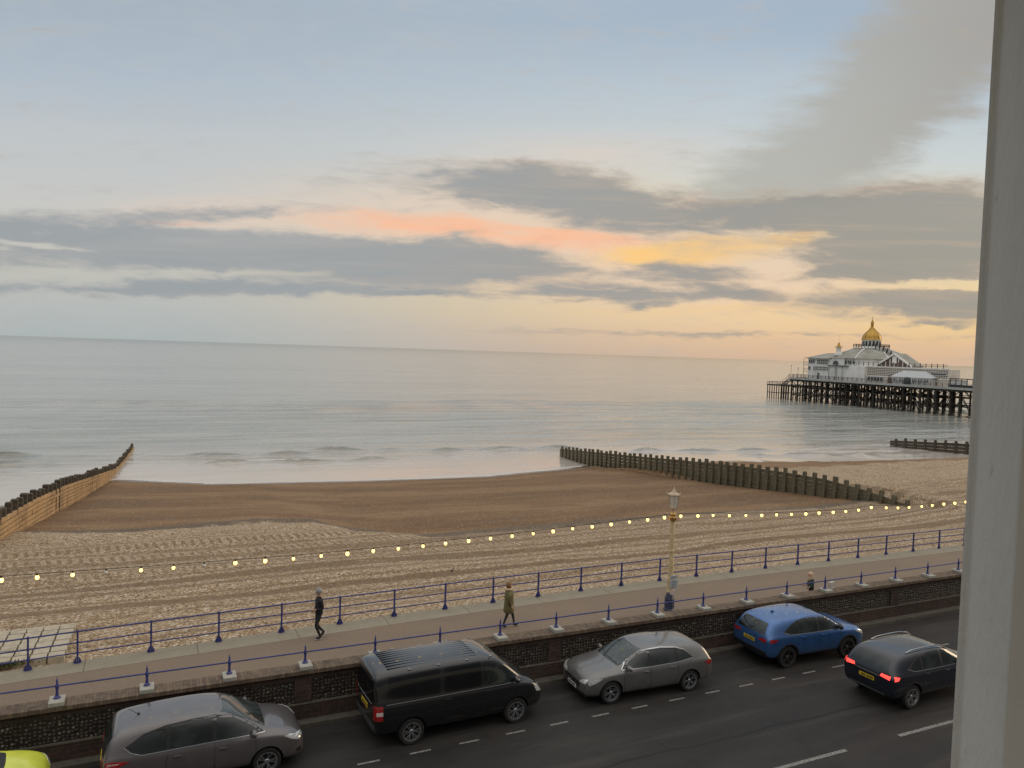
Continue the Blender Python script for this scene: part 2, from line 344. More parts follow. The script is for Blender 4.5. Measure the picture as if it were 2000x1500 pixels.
def flint():
    m, g, p = newmat('knapped flint panel'); tc = g.node('ShaderNodeTexCoord').outputs['Object']
    mp = g.mapping(tc, rot=(R(90), 0, 0), scale=(10.5, 1, 10.5))
    v = g.node('ShaderNodeTexVoronoi', voronoi_dimensions='2D'); 
    sp = g.node('ShaderNodeSeparateXYZ'); g.link(tc, sp.inputs[0]); cb = g.node('ShaderNodeCombineXYZ')
    g.link(sp.outputs[0], cb.inputs[0]); g.link(sp.outputs[2], cb.inputs[1]); g.link(cb.outputs[0], v.inputs['Vector'])
    v.inputs['Scale'].default_value = 10.5; v.inputs['Randomness'].default_value = .45
    d = v.outputs['Distance']; spot = g.sstep(d, .42, .20)
    r = g.node('ShaderNodeSeparateColor'); g.link(v.outputs['Color'], r.inputs[0])
    fc = g.ramp(r.outputs[0], [(0, (.035, .028, .022, 1)), (.5, (.075, .064, .05, 1)), (.85, (.12, .105, .08, 1)), (1, (.24, .21, .17, 1))])
    c = g.mix(spot, (.022, .016, .012, 1), fc)
    n2 = g.noise(tc, 1.1, 5, .6); c = g.mix(1.0, c, g.ramp(n2, [(.3, .6), (.7, 1.25)]), 'MULTIPLY')
    g.link(c, p.inputs['Base Color']); p.inputs['Roughness'].default_value = .55; bump(g, p, spot, .6, .03); return m
M['flint'] = flint()

def beach_mat():
    m, g, p = newmat('flint shingle'); tc = g.node('ShaderNodeTexCoord').outputs['Object']
    at = g.node('ShaderNodeAttribute', attribute_name='zone').outputs['Fac']     # metres seaward of the colour change
    aw = g.node('ShaderNodeAttribute', attribute_name='shore').outputs['Fac']    # metres seaward of the waterline
    sp = g.node('ShaderNodeSeparateXYZ'); g.link(tc, sp.inputs[0]); S, T, Z = sp.outputs
    # pebbles
    v = g.node('ShaderNodeTexVoronoi'); g.link(tc, v.inputs['Vector']); v.inputs['Scale'].default_value = 16
    rc = g.node('ShaderNodeSeparateColor'); g.link(v.outputs['Color'], rc.inputs[0])
    v2 = g.node('ShaderNodeTexVoronoi'); g.link(tc, v2.inputs['Vector']); v2.inputs['Scale'].default_value = 24
    rc2 = g.node('ShaderNodeSeparateColor'); g.link(v2.outputs['Color'], rc2.inputs[0])
    fine = g.noise(tc, 24, 3, .7); mid = g.noise(g.mapping(tc, scale=(.5, 1.4, 1)), 1.2, 6, .62); bign = g.noise(g.mapping(tc, scale=(.12, .5, 1)), 1.0, 4, .55)
    pale = g.ramp(rc.outputs[0], [(0, (.075, .045, .022, 1)), (.28, (.25, .165, .09, 1)), (.6, (.40, .30, .18, 1)), (.85, (.50, .43, .32, 1)), (1, (.72, .68, .60, 1))])
    pale = g.mix(.28, pale, g.ramp(rc2.outputs[1], [(0, (.17, .115, .065, 1)), (.6, (.34, .26, .165, 1)), (1, (.46, .39, .29, 1))]))
    # lines of track running along the beach
    warp = g.noise(g.mapping(tc, scale=(.09, .35, 1)), 1.0, 3, .5)
    t2 = g.math('ADD', T, g.math('MULTIPLY_ADD', warp, 2.2, -1.1)); t2 = g.math('ADD', t2, g.math('MULTIPLY_ADD', g.noise(tc, 1.6, 3), .35, -.17))
    def band(c, w, soft=.35): return g.sstep(g.math('ABSOLUTE', g.math('SUBTRACT', t2, c)), w + soft, w)
    lines = None
    for c_, w_, a_ in [(27.9, .05, .5), (29.4, .12, .55), (30.3, .03, .5), (31.6, .28, .8), (32.5, .04, .5), (33.5, .10, .6), (34.6, .3, .75), (35.5, .05, .55), (36.9, .12, .6), (38.3, .25, .6), (40.3, .12, .5), (42.4, .1, .4)]:
        b = g.math('MULTIPLY', band(c_, w_, .22), a_); lines = b if lines is None else g.math('MAXIMUM', lines, b)
    lines = g.math('MULTIPLY', lines, g.sstep(mid, .12, .5))
    # tractor lug prints
    slant = g.math('MULTIPLY_ADD', T, .12, S); slant = g.math('ADD', slant, g.math('MULTIPLY', g.noise(tc, 2.5, 2), .16))
    lug = g.math('SINE', g.math('MULTIPLY', slant, 2 * math.pi / .42)); lug = g.sstep(lug, -.1, .6)
    slant2 = g.math('MULTIPLY_ADD', T, -.9, S); slant2 = g.math('ADD', slant2, g.math('MULTIPLY', g.noise(tc, 2.5, 2), .14))
    lug2 = g.sstep(g.math('SINE', g.math('MULTIPLY', slant2, 2 * math.pi / .30)), .05, .85)
    lb = None
    for c_, w_, a_ in [(30.9, .25, .5), (36.2, .34, .7), (37.6, .28, .55), (39.3, .45, 1.0), (41.3, .4, 1.0)]:
        b = g.math('MULTIPLY', band(c_, w_, .12), a_); lb = b if lb is None else g.math('MAXIMUM', lb, b)
    lb2 = None
    for c_, w_, a_ in [(28.6, .22, .2), (32.0, .2, .3), (33.9, .3, .4), (35.2, .25, .3), (38.2, .4, .7)]:
        b = g.math('MULTIPLY', band(c_, w_, .12), a_); lb2 = b if lb2 is None else g.math('MAXIMUM', lb2, b)
    lug = g.math('MAXIMUM', g.math('MULTIPLY', lug, lb), g.math('MULTIPLY', lug2, lb2)); lug = g.math('MULTIPLY', lug, g.sstep(fine, .1, .4))
    up = g.sstep(at, .3, -1.0)
    trk = g.math('MULTIPLY', g.math('MAXIMUM', lines, g.math('MULTIPLY', lug, .62)), up)
    pale = g.mix(g.math('MULTIPLY', trk, .9), pale, (.125, .080, .040, 1))
    pale = g.mix(g.math('MULTIPLY', g.sstep(bign, .5, .72), .35), pale, (.21, .145, .08, 1))
    pale = g.mix(1.0, pale, g.ramp(fine, [(.25, .60), (.75, 1.25)]), 'MULTIPLY'); pale = g.mix(1.0, pale, (1.0, .95, .915, 1), 'MULTIPLY')
    # brown fine wet shingle
    brn = g.mix(rc.outputs[1], (.115, .064, .030, 1), (.25, .145, .070, 1))
    brn = g.mix(.6, brn, g.mix(mid, (.13, .074, .034, 1), (.215, .128, .064, 1)))
    brn = g.mix(1.0, brn, g.ramp(fine, [(.25, .7), (.75, 1.3)]), 'MULTIPLY')
    # low ridges left by the last tides and scattered pale stones
    tide = g.math('SINE', g.math('MULTIPLY_ADD', g.noise(g.mapping(tc, scale=(.05, .12, 1)), 1.0, 4, .6), 16.0, g.math('MULTIPLY', at, .55)))
    brn = g.mix(g.math('MULTIPLY', g.sstep(tide, .3, 1.0), .32), brn, (.30, .195, .105, 1)); brn = g.mix(g.math('MULTIPLY', g.sstep(tide, -.5, -1.0), .3), brn, (.075, .042, .021, 1))
    brn = g.mix(g.math('MULTIPLY', g.sstep(rc.outputs[2], .965, .985), .8), brn, (.50, .42, .32, 1))
    atn0 = g.math('MULTIPLY_ADD', g.noise(tc, 3.5, 5, .75), 1.6, -.8)
    at = g.math('ADD', at, atn0)
    atn = g.math('ADD', at, g.math('MULTIPLY_ADD', g.noise(tc, .8, 6, .7), 3.0, -1.5))
    c = g.mix(g.sstep(atn, -.35, .35), pale, brn)
    # strand line of dark coarse pebbles
    strand = g.math('MULTIPLY', g.sstep(g.math('ABSOLUTE', g.math('SUBTRACT', atn, .7)), 1.3, .5), g.sstep(S, 62, 48))
    cob = g.ramp(rc2.outputs[0], [(0, (.035, .026, .018, 1)), (.5, (.10, .072, .048, 1)), (.86, (.15, .115, .08, 1)), (1, (.40, .36, .29, 1))])
    c = g.mix(g.math('MULTIPLY', strand, .85), c, cob)
    wet = g.sstep(g.math('ADD', aw, g.math('MULTIPLY_ADD', mid, 2.0, -1.0)), -2.2, -.2)
    c = g.mix(g.math('MULTIPLY', wet, .55), c, (.085, .06, .042, 1))
    g.link(c, p.inputs['Base Color'])
    g.link(g.math('MULTIPLY_ADD', wet, -.68, .88), p.inputs['Roughness']); g.link(g.math('MULTIPLY_ADD', wet, .5, .3), p.inputs['Specular IOR Level'])
    h = g.math('MULTIPLY_ADD', trk, -1.6, g.math('MULTIPLY', v.outputs['Distance'], -.8))
    h = g.math('MULTIPLY_ADD', mid, .35, h)
    bump(g, p, h, .26, .04); return m
M['beach'] = beach_mat()

def sea_mat():
    m, g, p = newmat('sea water'); tc = g.node('ShaderNodeTexCoord').outputs['Object']
    aw = g.node('ShaderNodeAttribute', attribute_name='shore').outputs['Fac']
    sp = g.node('ShaderNodeSeparateXYZ'); g.link(tc, sp.inputs[0]); S, T, Z = sp.outputs
    wrm = g.mapping(tc, scale=(.16, .62, 1), rot=(0, 0, R(4)))
    n1 = g.noise(wrm, 1.0, 4, .55, .3); n2 = g.noise(g.mapping(tc, scale=(.03, .12, 1), rot=(0, 0, R(-5))), 1.0, 4, .5, .2); n3 = g.noise(g.mapping(tc, scale=(.8, 2.2, 1)), 1.0, 3, .55)
    n4 = g.noise(g.mapping(tc, scale=(.004, .02, 1), rot=(0, 0, R(3))), 1.0, 3, .5)
    calm = g.sstep(aw, 3, 24)
    h = g.math('MULTIPLY_ADD', n2, 3.6, n1); h = g.math('MULTIPLY_ADD', n3, .22, h); h = g.math('MULTIPLY_ADD', n4, 9.0, h)
    b = g.node('ShaderNodeBump'); g.link(h, b.inputs['Height']); b.inputs['Distance'].default_value = .42
    g.link(g.math('MULTIPLY_ADD', calm, .68, .04), b.inputs['Strength'])
    # shallow water is paler and sandier
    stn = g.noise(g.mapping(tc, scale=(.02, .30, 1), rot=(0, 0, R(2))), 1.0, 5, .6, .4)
    deep = g.mix(g.sstep(g.math('MULTIPLY_ADD', n4, .35, stn), .50, .88), (.27, .285, .265, 1), (.41, .41, .38, 1))  # streaks put the light and dark of wave lines into the colour
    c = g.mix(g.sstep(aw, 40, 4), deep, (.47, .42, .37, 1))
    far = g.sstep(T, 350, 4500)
    c = g.mix(far, c, (.115, .16, .165, 1)); g.link(g.math('MULTIPLY_ADD', far, -.55, .75), p.inputs['Specular IOR Level'])  # horizon band darkened in colour, standing in for reflection off far wave slopes
    # foam
    fn = g.noise(g.mapping(tc, scale=(.28, 1.6, 1)), 1.0, 7, .72, .6); fn2 = g.noise(g.mapping(tc, scale=(.06, .45, 1)), 1.0, 3, .5, .3)
    edge = g.math('ABSOLUTE', g.math('ADD', aw, g.math('MULTIPLY_ADD', fn2, -3.0, .9)))
    f1 = g.math('MULTIPLY', g.sstep(edge, 1.1, .15), g.sstep(fn, .34, .60))
    f2 = g.math('MULTIPLY', g.math('MULTIPLY', g.sstep(aw, 7, 12), g.sstep(aw, 27, 17)), g.math('MULTIPLY', g.sstep(g.math('MULTIPLY_ADD', fn2, .55, fn), .78, 1.0), .75))
    f3 = g.math('MULTIPLY', g.math('MULTIPLY', g.sstep(aw, 1.5, 3), g.sstep(aw, 8, 4)), g.math('MULTIPLY', g.sstep(g.math('MULTIPLY_ADD', fn2, .6, fn), .78, 1.02), .5))
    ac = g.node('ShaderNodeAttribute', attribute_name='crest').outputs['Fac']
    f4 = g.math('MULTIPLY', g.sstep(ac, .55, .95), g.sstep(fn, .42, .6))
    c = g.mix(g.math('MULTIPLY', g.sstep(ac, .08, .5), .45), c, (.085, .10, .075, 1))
    foam = g.math('MAXIMUM', g.math('MAXIMUM', g.math('MULTIPLY', f1, .85), f2), g.math('MAXIMUM', f3, f4))
    c = g.mix(g.math('MULTIPLY', foam, .8), c, (.62, .60, .58, 1))
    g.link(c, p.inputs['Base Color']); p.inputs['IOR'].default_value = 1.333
    g.link(g.math('MULTIPLY_ADD', foam, .5, .10), p.inputs['Roughness'])
    g.link(b.outputs[0], p.inputs['Normal']); return m
M['sea'] = sea_mat()

# ---------------------------------------------------------------- terrain
BS = [-60, -7, -1, 6, 9, 11, 14.5, 18, 35, 48, 57, 150]; BT = [48, 47.5, 45.9, 46.4, 45.4, 42.4, 39.7, 39.9, 39.9, 39.1, 38.6, 38]
WS = [-60, -14, -10, -6, -2.7, 6, 20, 35, 49.5, 60, 74, 85, 107, 150, 400]; WT = [72, 74, 75, 80, 86, 81.3, 79.2, 78.7, 82.3, 84, 81, 78, 72, 66, 50]
def tW(s): return interp(s, WS, WT)
def tB(s): return interp(s, BS, BT)
def t_rail(s): return 25.33 + 0.0735 * s - 0.00165 * s * s if s < 22 else 25.33 + .0735 * 22 - .00165 * 484 - .0135 * (s - 22)
def beach_z(s, t):
    tw = tW(s); und = .05 * math.sin(s * .31 + t * .9) + .04 * math.sin(t * 2.3 + s * .11)
    if s > 49.75:
        z = interp(t, [24, 30, 45, 54, 64, tw, tw + 35, tw + 140], [.45, .35, .55, .0, -1.7, -4, -5.5, -9])
        z += .10 * math.sin(s * 1.3) * math.sin(t * .8) + .42 * math.exp(-((s - 50.6) / 1.3) ** 2) * sm(33, 35.5, t) * sm(44, 38.5, t)
        return z + und
    tb = tB(s)
    z = interp(t, [24, 30, tb - 1, tb, tb + 2.2, tw, tw + 35, tw + 140], [.45, .3, -.08, -.2, -.5, -4, -5.5, -9])
    d = 49.6 - s                                    # scour and shingle piled beside the groyne
    if d < 6: z += (1 - d / 6) * .25 * sm(60, 36, t)
    return z + und * (sm(tb + 8, tb, t) * .8 + .2)
def zone(s, t):
    cb = tB(s) if s < 49.75 else 54.5 - .02 * (s - 50)
    return t - cb
def frange(a, b, st):
    out = []; x = a
    while x < b - 1e-6: out.append(x); x += st
    return out
ss = frange(-160, -24, 8) + frange(-24, 49, .6) + [49.2, 49.6, 49.9, 50.2] + frange(50.8, 80, .8) + frange(80, 160, 2) + frange(160, 401, 20)
ts = [24.4] + frange(25, 48, .35) + frange(48, 90, .7) + frange(90, 130, 3) + frange(130, 230, 12)
grid_mesh('beach', ss, ts, beach_z, M['beach'], {'zone': zone, 'shore': lambda s, t: t - tW(s)}, TH, kind='structure')

def crest_at(s, t):
    a = 0.0
    for (s0, s1, t0, k, w, ph) in [(-30, -8, 105.5, .02, 1.1, 0), (-1, 22, 102.6, -.12, 1.0, 1.2), (14, 34, 104.5, -.1, .8, 2.0), (34, 62, 100.2, -.07, .8, .4), (62, 92, 94.0, -.16, .9, 2.6), (-40, -6, 98.5, .03, .6, 3.1), (4, 30, 95.0, -.08, .45, 4.2), (78, 120, 86.5, -.2, .7, 1.1)]:
        if s0 < s < s1:
            c = t0 + k * (s - s0) + .5 * math.sin(s * .35 + ph) + .2 * math.sin(s * 1.1 + ph)
            env = sm(s0, s0 + 5, s) * sm(s1, s1 - 6, s) * (.6 + .4 * math.sin(s * .7 + ph * 2))
            d = (t - c) / w; a = max(a, env * (math.exp(-d * d) if d > 0 else math.exp(-d * d * 2.8)))
    return a
def sea_z(s, t):
    if t > 300 or abs(s) > 330: return 0.0
    f = sm(0, 30, t - tW(s)) * sm(300, 160, t)
    z = f * ((.05 + .06 * sm(100, 130, t)) * math.sin(t * .9 + .8 * math.sin(s * .06) + s * .05) + .05 * math.sin(t * 1.7 + s * .17 + 1.3 * math.sin(s * .05)))
    return z + .62 * crest_at(s, t)
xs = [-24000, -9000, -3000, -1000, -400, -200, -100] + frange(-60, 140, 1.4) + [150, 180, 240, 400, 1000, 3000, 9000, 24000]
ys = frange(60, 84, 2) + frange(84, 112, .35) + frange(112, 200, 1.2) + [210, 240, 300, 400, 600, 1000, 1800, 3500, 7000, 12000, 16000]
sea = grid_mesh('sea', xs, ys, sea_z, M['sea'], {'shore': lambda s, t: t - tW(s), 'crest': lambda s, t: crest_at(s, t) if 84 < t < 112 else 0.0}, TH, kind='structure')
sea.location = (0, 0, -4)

def strip(name, f0, f1, z, m, s0=-160, s1=260, step=4, thick=0.0, z1=None, **kw):
    xs_ = frange(s0, s1 + .01, step); b = MB(); rows = []
    z1 = z if z1 is None else z1
    for s in xs_:
        a, c = f0(s), f1(s)
        r = [b.b.verts.new((s, a, z - thick)), b.b.verts.new((s, a, z)), b.b.verts.new((s, c, z1)), b.b.verts.new((s, c, z1 - thick))] if thick else [b.b.verts.new((s, a, z)), b.b.verts.new((s, c, z1))]
        rows.append(r)
    for A, B in zip(rows, rows[1:]):
        for k in range(len(A) - 1): b.b.faces.new((A[k], B[k], B[k + 1], A[k + 1]))
    o = b.build(name, m, recalc=False, **kw); o.rotation_euler = (0, 0, TH); return o
K = lambda v: (lambda s: v)
strip('ground', K(-3000), K(24.6), -.6, M['concrete'], -3000, 3000, 500, kind='structure')
strip('road', K(4.8), K(20.3), 0, M['asphalt'], kind='structure')
strip('pavement', K(-1.0), K(4.8), .12, M['concrete'], thick=.5, kind='structure')
strip('kerb', K(20.3), K(20.62), .11, mat('granite kerb', (.085, .075, .06), .7, var=.3, scale=5, bmp=.3, dirt=(.04, .036, .03)), thick=.5, kind='structure')
strip('promenade', K(20.9), lambda s: t_rail(s) - .72, .7, M['prom'], thick=1.3, kind='structure')
strip('promenade_edge', lambda s: t_rail(s) - .72, lambda s: t_rail(s) + .16, .706, M['coping'], thick=1.4, kind='structure')
b = MB()
for k in range(-4, 40):
    s0 = 4.75 + 1.335 * k; b.faces([(s0, 17.985, .004), (s0 + .56, 17.985, .004), (s0 + .56, 18.055, .004), (s0, 18.055, .004)], [(0, 1, 2, 3)])
for s0 in (.8, 6.8, 12.75, 18.75, 24.75, 30.75, 36.75):
    b.faces([(s0, 13.88, .004), (s0 + 3.98, 13.88, .004), (s0 + 3.98, 14.0, .004), (s0, 14.0, .004)], [(0, 1, 2, 3)])
o = b.build('road_marking', M['marking'], recalc=False, kind='structure'); o.rotation_euler = (0, 0, TH)
# a second sealed utility patch and gully on the road
drain = MB(); drain.box(-.22, .22, -.16, .16, -.02, .012)
for k in range(6): drain.box(-.2 + k * .07, -.165 + k * .07, -.14, .14, .0125, .02)
drain.build('drain_cover', M['black_trim'], label='iron drain grating at the kerb ahead of the silver hatchback', cat='drain').location = W(17.0, 20.1)
bpy.data.objects['drain_cover'].rotation_euler = (0, 0, TH)

# concrete paving on the beach at the left, with a weedy joint
pv = MB()
rnd = random.Random(3)
for i in range(6):
    for j in range(6):
        x0 = -4.95 + i * .47 + j * .02; y0 = 26.35 + j * .52
        pv.box(x0 + .02, x0 + .44, y0 + .02, y0 + .48, .30, .53 - .006 * j + rnd.uniform(-.008, .008))
pv.box(-20, -5.05, 25.6, 29.3, .2, .515)
o = pv.build('paving', mat('pale worn paving', (.40, .35, .26), .85, var=.25, scale=4, bmp=.3, dirt=(.26, .22, .15)), bevel=0, kind='structure'); o.rotation_euler = (0, 0, TH)
wd = MB()
for k in range(500):
    x, y = rnd.gauss(-3.85, .33), rnd.gauss(26.28, .07); a = rnd.uniform(0, 6.28); l = rnd.uniform(.03, .08)
    wd.faces([(x, y, .48), (x + l * math.cos(a), y + l * math.sin(a), .49), (x + .03 * math.cos(a + 1), y + .03 * math.sin(a + 1), .53 + l)], [(0, 1, 2)])
o = wd.build('grass', mat('green weed', (.07, .08, .02), .8), recalc=False, kind='stuff'); o.rotation_euler = (0, 0, TH)

# ---------------------------------------------------------------- road wall
wall = empty('retaining_wall', W(0, 0), TH, label='long dark brick and flint wall between the road and the promenade', cat='wall')
S0, S1 = -40, 90
w = MB(); w.box(S0, S1, 20.60, 20.95, -.3, .52); w.build('brick_plinth', M['dark_brick'], wall)
w = MB(); w.box(S0, S1, 20.585, 20.95, .52, .565); w.build('ledge', mat('pale ledge', (.12, .105, .08), .85, var=.3, scale=6), wall)
piers_s = [-11.5, -3.8, 3.9, 11.6, 19.3, 27.0, 34.7, 42.4]
prev = S0
for ps in piers_s + [S1]:
    w = MB(); w.box(prev + .225 if prev != S0 else S0, ps - .225 if ps != S1 else S1, 20.63, 20.95, .565, 1.2); w.build('flint_panel', M['flint'], wall); prev = ps
for ps in piers_s:
    w = MB(); w.box(ps - .225, ps + .225, 20.59, 20.95, .565, 1.2); w.build('brick_pier', M['dark_brick'], wall)
w = MB(); w.box(S0, S1, 20.605, 20.95, 1.2, 1.37); w.build('brick_band', M['dark_brick'], wall)
w = MB(); w.box(S0, S1, 20.50, 21.02, 1.37, 1.48); w.build('coping', M['cap_brick'], wall, bevel=.01)

# blue post on white block, with single rail between
wr = empty('wall_railing', W(0, 0), TH, label='low dark blue single rail on white stone blocks along the top of the road wall', cat='railing')
blk = MB(); blk.box(-.165, .165, -.265, .18, 0, .105); blk.build('stone_block', M['stone_block'], bevel=.015)
bo = bpy.data.objects['stone_block']
pst = MB(); pst.lathe([(.075, 0), (.075, .03), (.04, .06), (.028, .16), (.035, .24), (.05, .28), (.035, .33), (.018, .38), (.03, .42), (.012, .46), (.004, .52)], 10)
pst.build('post', M['blue_iron'], smooth=True); po = bpy.data.objects['post']
k = 0
for i in range(-6, 30):
    s = .1 + 1.935 * i
    b1 = bo if k == 0 else bo.copy(); p1 = po if k == 0 else po.copy()
    if k: COL.objects.link(b1); COL.objects.link(p1)
    b1.parent = wr; b1.location = (s, 20.76, 1.483); p1.parent = b1; p1.location = (0, 0, .105); k += 1
r_ = MB(); r_.tube([(s, 20.76, 1.885) for s in frange(-30, 60, 3)], .021, 8); r_.build('rail', M['blue_iron'], wr, smooth=True)

# promenade railing
pr = empty('promenade_railing', W(0, 0), TH, label='blue three rail iron railing along the seaward edge of the promenade', cat='railing')
def post_mesh():
    p = MB(); p.box(-.024, .024, -.03, .03, 0, .93); p.box(-.075, .075, -.05, .05, 0, .02)
    p.prism([(-.03, .02), (-.12, .02), (-.03, .2)], -.014, .014); p.prism([(.03, .02), (.12, .02), (.03, .2)], -.014, .014)
    for z in (.30, .60): p.lathe([(.03, z - .045), (.04, z), (.03, z + .045)], 8)
    p.lathe([(.03, .92), (.038, .95), (.02, .975), (.003, .985)], 8)
    return p.build('post', M['blue_iron'])
px = [-12.0, -10.05, -8.1, -6.2, -4.6, -2.94, -1.72, .22, 2.16]
while px[-1] < 58: px.append(px[-1] + 1.945)
p0 = post_mesh()
for i, s in enumerate(px):
    q = p0 if i == 0 else p0.copy()
    if i: COL.objects.link(q)
    q.parent = pr; q.location = (s, t_rail(s), .708); q.rotation_euler = (0, 0, math.atan(t_rail(s + .5) - t_rail(s - .5)))
for z in (.30, .60, .93):
    r_ = MB(); r_.tube([(s, t_rail(s), .708 + z) for s in frange(-16, 60, 1.945)], .021 if z < .9 else .024, 8); r_.build('rail', M['blue_iron'], pr, smooth=True)

# ---------------------------------------------------------------- groynes
def wood(name, c1, c2, sc=(1.2, 9, 9)):
    m, g, p = newmat(name); tc = g.node('ShaderNodeTexCoord').outputs['Object']
    n = g.noise(g.mapping(tc, scale=sc), 1.0, 6, .65, .5); n2 = g.noise(tc, .45, 4, .6)
    c = g.mix(g.sstep(n, .3, .7), c1 + (1,), c2 + (1,)); c = g.mix(1.0, c, g.ramp(n2, [(.3, .7), (.7, 1.25)]), 'MULTIPLY')
    g.link(c, p.inputs['Base Color']); p.inputs['Roughness'].default_value = .85; bump(g, p, n, .5, .03); return m
M['wet_wood'] = wood('dark wet timber', (.045, .036, .024), (.13, .108, .075))
M['tan_wood'] = wood('sun bleached planking', (.30, .185, .085), (.50, .34, .18))
M['green_wood'] = wood('algae stained timber', (.075, .065, .038), (.22, .19, .125))
def groyne(name, sf, t0, t1, topf, botf, pmat, postmat, label, spacing=1.0, side=1, post_h=.38, pr_=.15, planks=6):
    g0 = empty(name, W(0, 0), TH, label=label, cat='groyne')
    n = int((t1 - t0) / spacing); rn = random.Random(len(name) + int(t0))
    # planking: long overlapping boards following the slope of the beach
    P = MB(); seg = 14
    tt = [t0 + (t1 - t0) * k / seg for k in range(seg + 1)]
    for r in range(planks):
        for a, b_ in zip(tt, tt[1:]):
            jog = rn.uniform(-.03, .03)
            def zz(t, f): return botf(t) - .5 + (topf(t) - botf(t) + .5) * f
            f0, f1 = r / planks + .012, (r + 1) / planks - .006
            off = .02 * (r % 2) + rn.uniform(0, .03)
            y0, y1 = a + .015, b_ - .015
            s0, s1 = sf(a), sf(b_)
            P.faces([(s0 + off, y0, zz(a, f0)), (s1 + off, y1, zz(b_, f0)), (s1 + off, y1, zz(b_, f1)), (s0 + off, y0, zz(a, f1)),
                     (s0 - .1, y0, zz(a, f0)), (s1 - .1, y1, zz(b_, f0)), (s1 - .1, y1, zz(b_, f1)), (s0 - .1, y0, zz(a, f1))],
                    [(0, 1, 2, 3), (7, 6, 5, 4), (3, 2, 6, 7), (0, 4, 5, 1), (0, 3, 7, 4), (1, 5, 6, 2)])
    P.build('planking', pmat, g0)
    for k in range(n + 1):
        t = t0 + k * spacing; h = post_h * rn.uniform(.75, 1.25); zt = topf(t) + h; zb = botf(t) - 1.0; wd_ = pr_ * rn.uniform(.9, 1.1); lean = rn.uniform(-.02, .02)
        q = MB(); off = -side * .17
        q.faces([(x, y, z) for z, tw_ in ((0, 1), (zt - zb - .06, .96), (zt - zb, .8)) for x, y in ((-wd_ * tw_ + lean * z, -wd_ * tw_), (wd_ * tw_ + lean * z, -wd_ * tw_), (wd_ * tw_ + lean * z, wd_ * tw_), (-wd_ * tw_ + lean * z, wd_ * tw_))],
                [(0, 1, 5, 4), (1, 2, 6, 5), (2, 3, 7, 6), (3, 0, 4, 7), (4, 5, 9, 8), (5, 6, 10, 9), (6, 7, 11, 10), (7, 4, 8, 11), (8, 9, 10, 11), (3, 2, 1, 0)])
        o_ = q.build('post', postmat, g0); o_.location = (sf(t) + off, t, zb)
    return g0
lg = lambda t: -6.4 + (t - 44.5) * 5.1 / 64.9
groyne('groyne', lg, 43.5, 109.6, lambda t: interp(t, [42, 44.5, 51, 62.3, 74.2, 92.2, 99.5, 110], [1.5, 1.35, 1.0, -.05, -1.42, -3.45, -3.5, -3.45]) - .28,
       lambda t: interp(t, [44, 56, 64, 76, 90, 110], [-.6, -1.5, -2.2, -3.3, -4.3, -5]), M['tan_wood'], M['wet_wood'],
       'timber groyne at the left running out to sea with sunlit tan planking', 1.15, 1, .50, .17, 9)
rg = lambda t: 48.75 + (t - 42.9) * 2.6 / 48.5
g2 = groyne('groyne', rg, 36.2, 91.6, lambda t: interp(t, [34, 38.5, 43, 50, 55.7, 64, 75, 91.5], [.1, .62, .88, .65, .22, -.5, -1.5, -2.95]),
       lambda t: interp(t, [34, 38, 43, 51, 56, 64, 76, 92], [-.1, -.3, -.9, -1.5, -1.9, -2.6, -3.5, -4.8]), M['green_wood'], M['green_wood'],
       'long greenish timber groyne with square posts in the middle distance right of centre', 1.09, 1, .32, .135, 7)
# stout posts stand on the road side of the planking here
sg = lambda t: 119.8 - (t - 75) * .28
groyne('groyne', sg, 70, 90.5, lambda t: interp(t, [70, 80, 90.5], [-1.7, -2.3, -3.0]), lambda t: -4.6, M['wet_wood'], M['wet_wood'],
       'short black groyne beyond the greenish one, standing in shallow water by the window jamb', 1.5, 1, .38, .17, 5)

# ---------------------------------------------------------------- pier
PA = (101.06, 266.14, -4.0); PR = R(-67.73)
M['pier_dark'] = mat('dark pier iron', (.035, .030, .022), .8, var=.35, scale=1.2)
M['pier_deck'] = mat('pier deck boards', (.20, .18, .15), .85, var=.2, scale=1, vscale=(1, 8, 1))
M['pier_fascia'] = mat('grey white painted fascia', (.42, .42, .40), .6, var=.2, scale=.6, dirt=(.26, .25, .22))
M['pier_rail'] = mat('dark blue grey railing', (.045, .05, .06), .6)
M['white_wall'] = mat('white painted boarding', (.86, .85, .82), .65, var=.08, scale=.7, vscale=(1, 1, .25), dirt=(.66, .65, .60))
M['white_warm'] = mat('cream white painted panels', (.82, .74, .64), .65, var=.12, scale=.8)
M['grey_roof'] = mat('green grey felt roof', (.31, .30, .255), .8, var=.3, scale=.35, dirt=(.42, .41, .37))
M['pier_window'] = glass_mat('dull pier window', (.07, .075, .075), .2)
M['dark_timber'] = mat('brown timber gable', (.16, .11, .085), .8, var=.3, scale=2)
M['tent'] = mat('grey white canvas', (.56, .58, .59), .7, var=.06, scale=1)
pier = empty('pier', PA, PR, label='long iron seaside pier on dark piles with grey white deck edge', cat='pier')
w = MB(); w.box(-7.4, 53, 0, 28, 7.55, 7.95); w.box(53, 100, 0, 13, 7.55, 7.95); w.build('deck', M['pier_deck'], pier)
w = MB(); w.box(-7.45, 100, -.14, -.003, 7.45, 8.12); w.box(-7.55, -7.403, -.14, 28, 7.45, 8.12); w.build('fascia', M['pier_fascia'], pier)
w = MB()
for v in (.4, 6, 12, 18, 24): w.box(-7, 53 if v > 13 else 99, v - .2, v + .2, 6.85, 7.54)
for u in frange(-6.6, 53, 2.5): w.box(u - .12, u + .12, .1, 27, 7.0, 7.5)
w.build('deck_beam', M['pier_dark'], pier)
rp = random.Random(5)
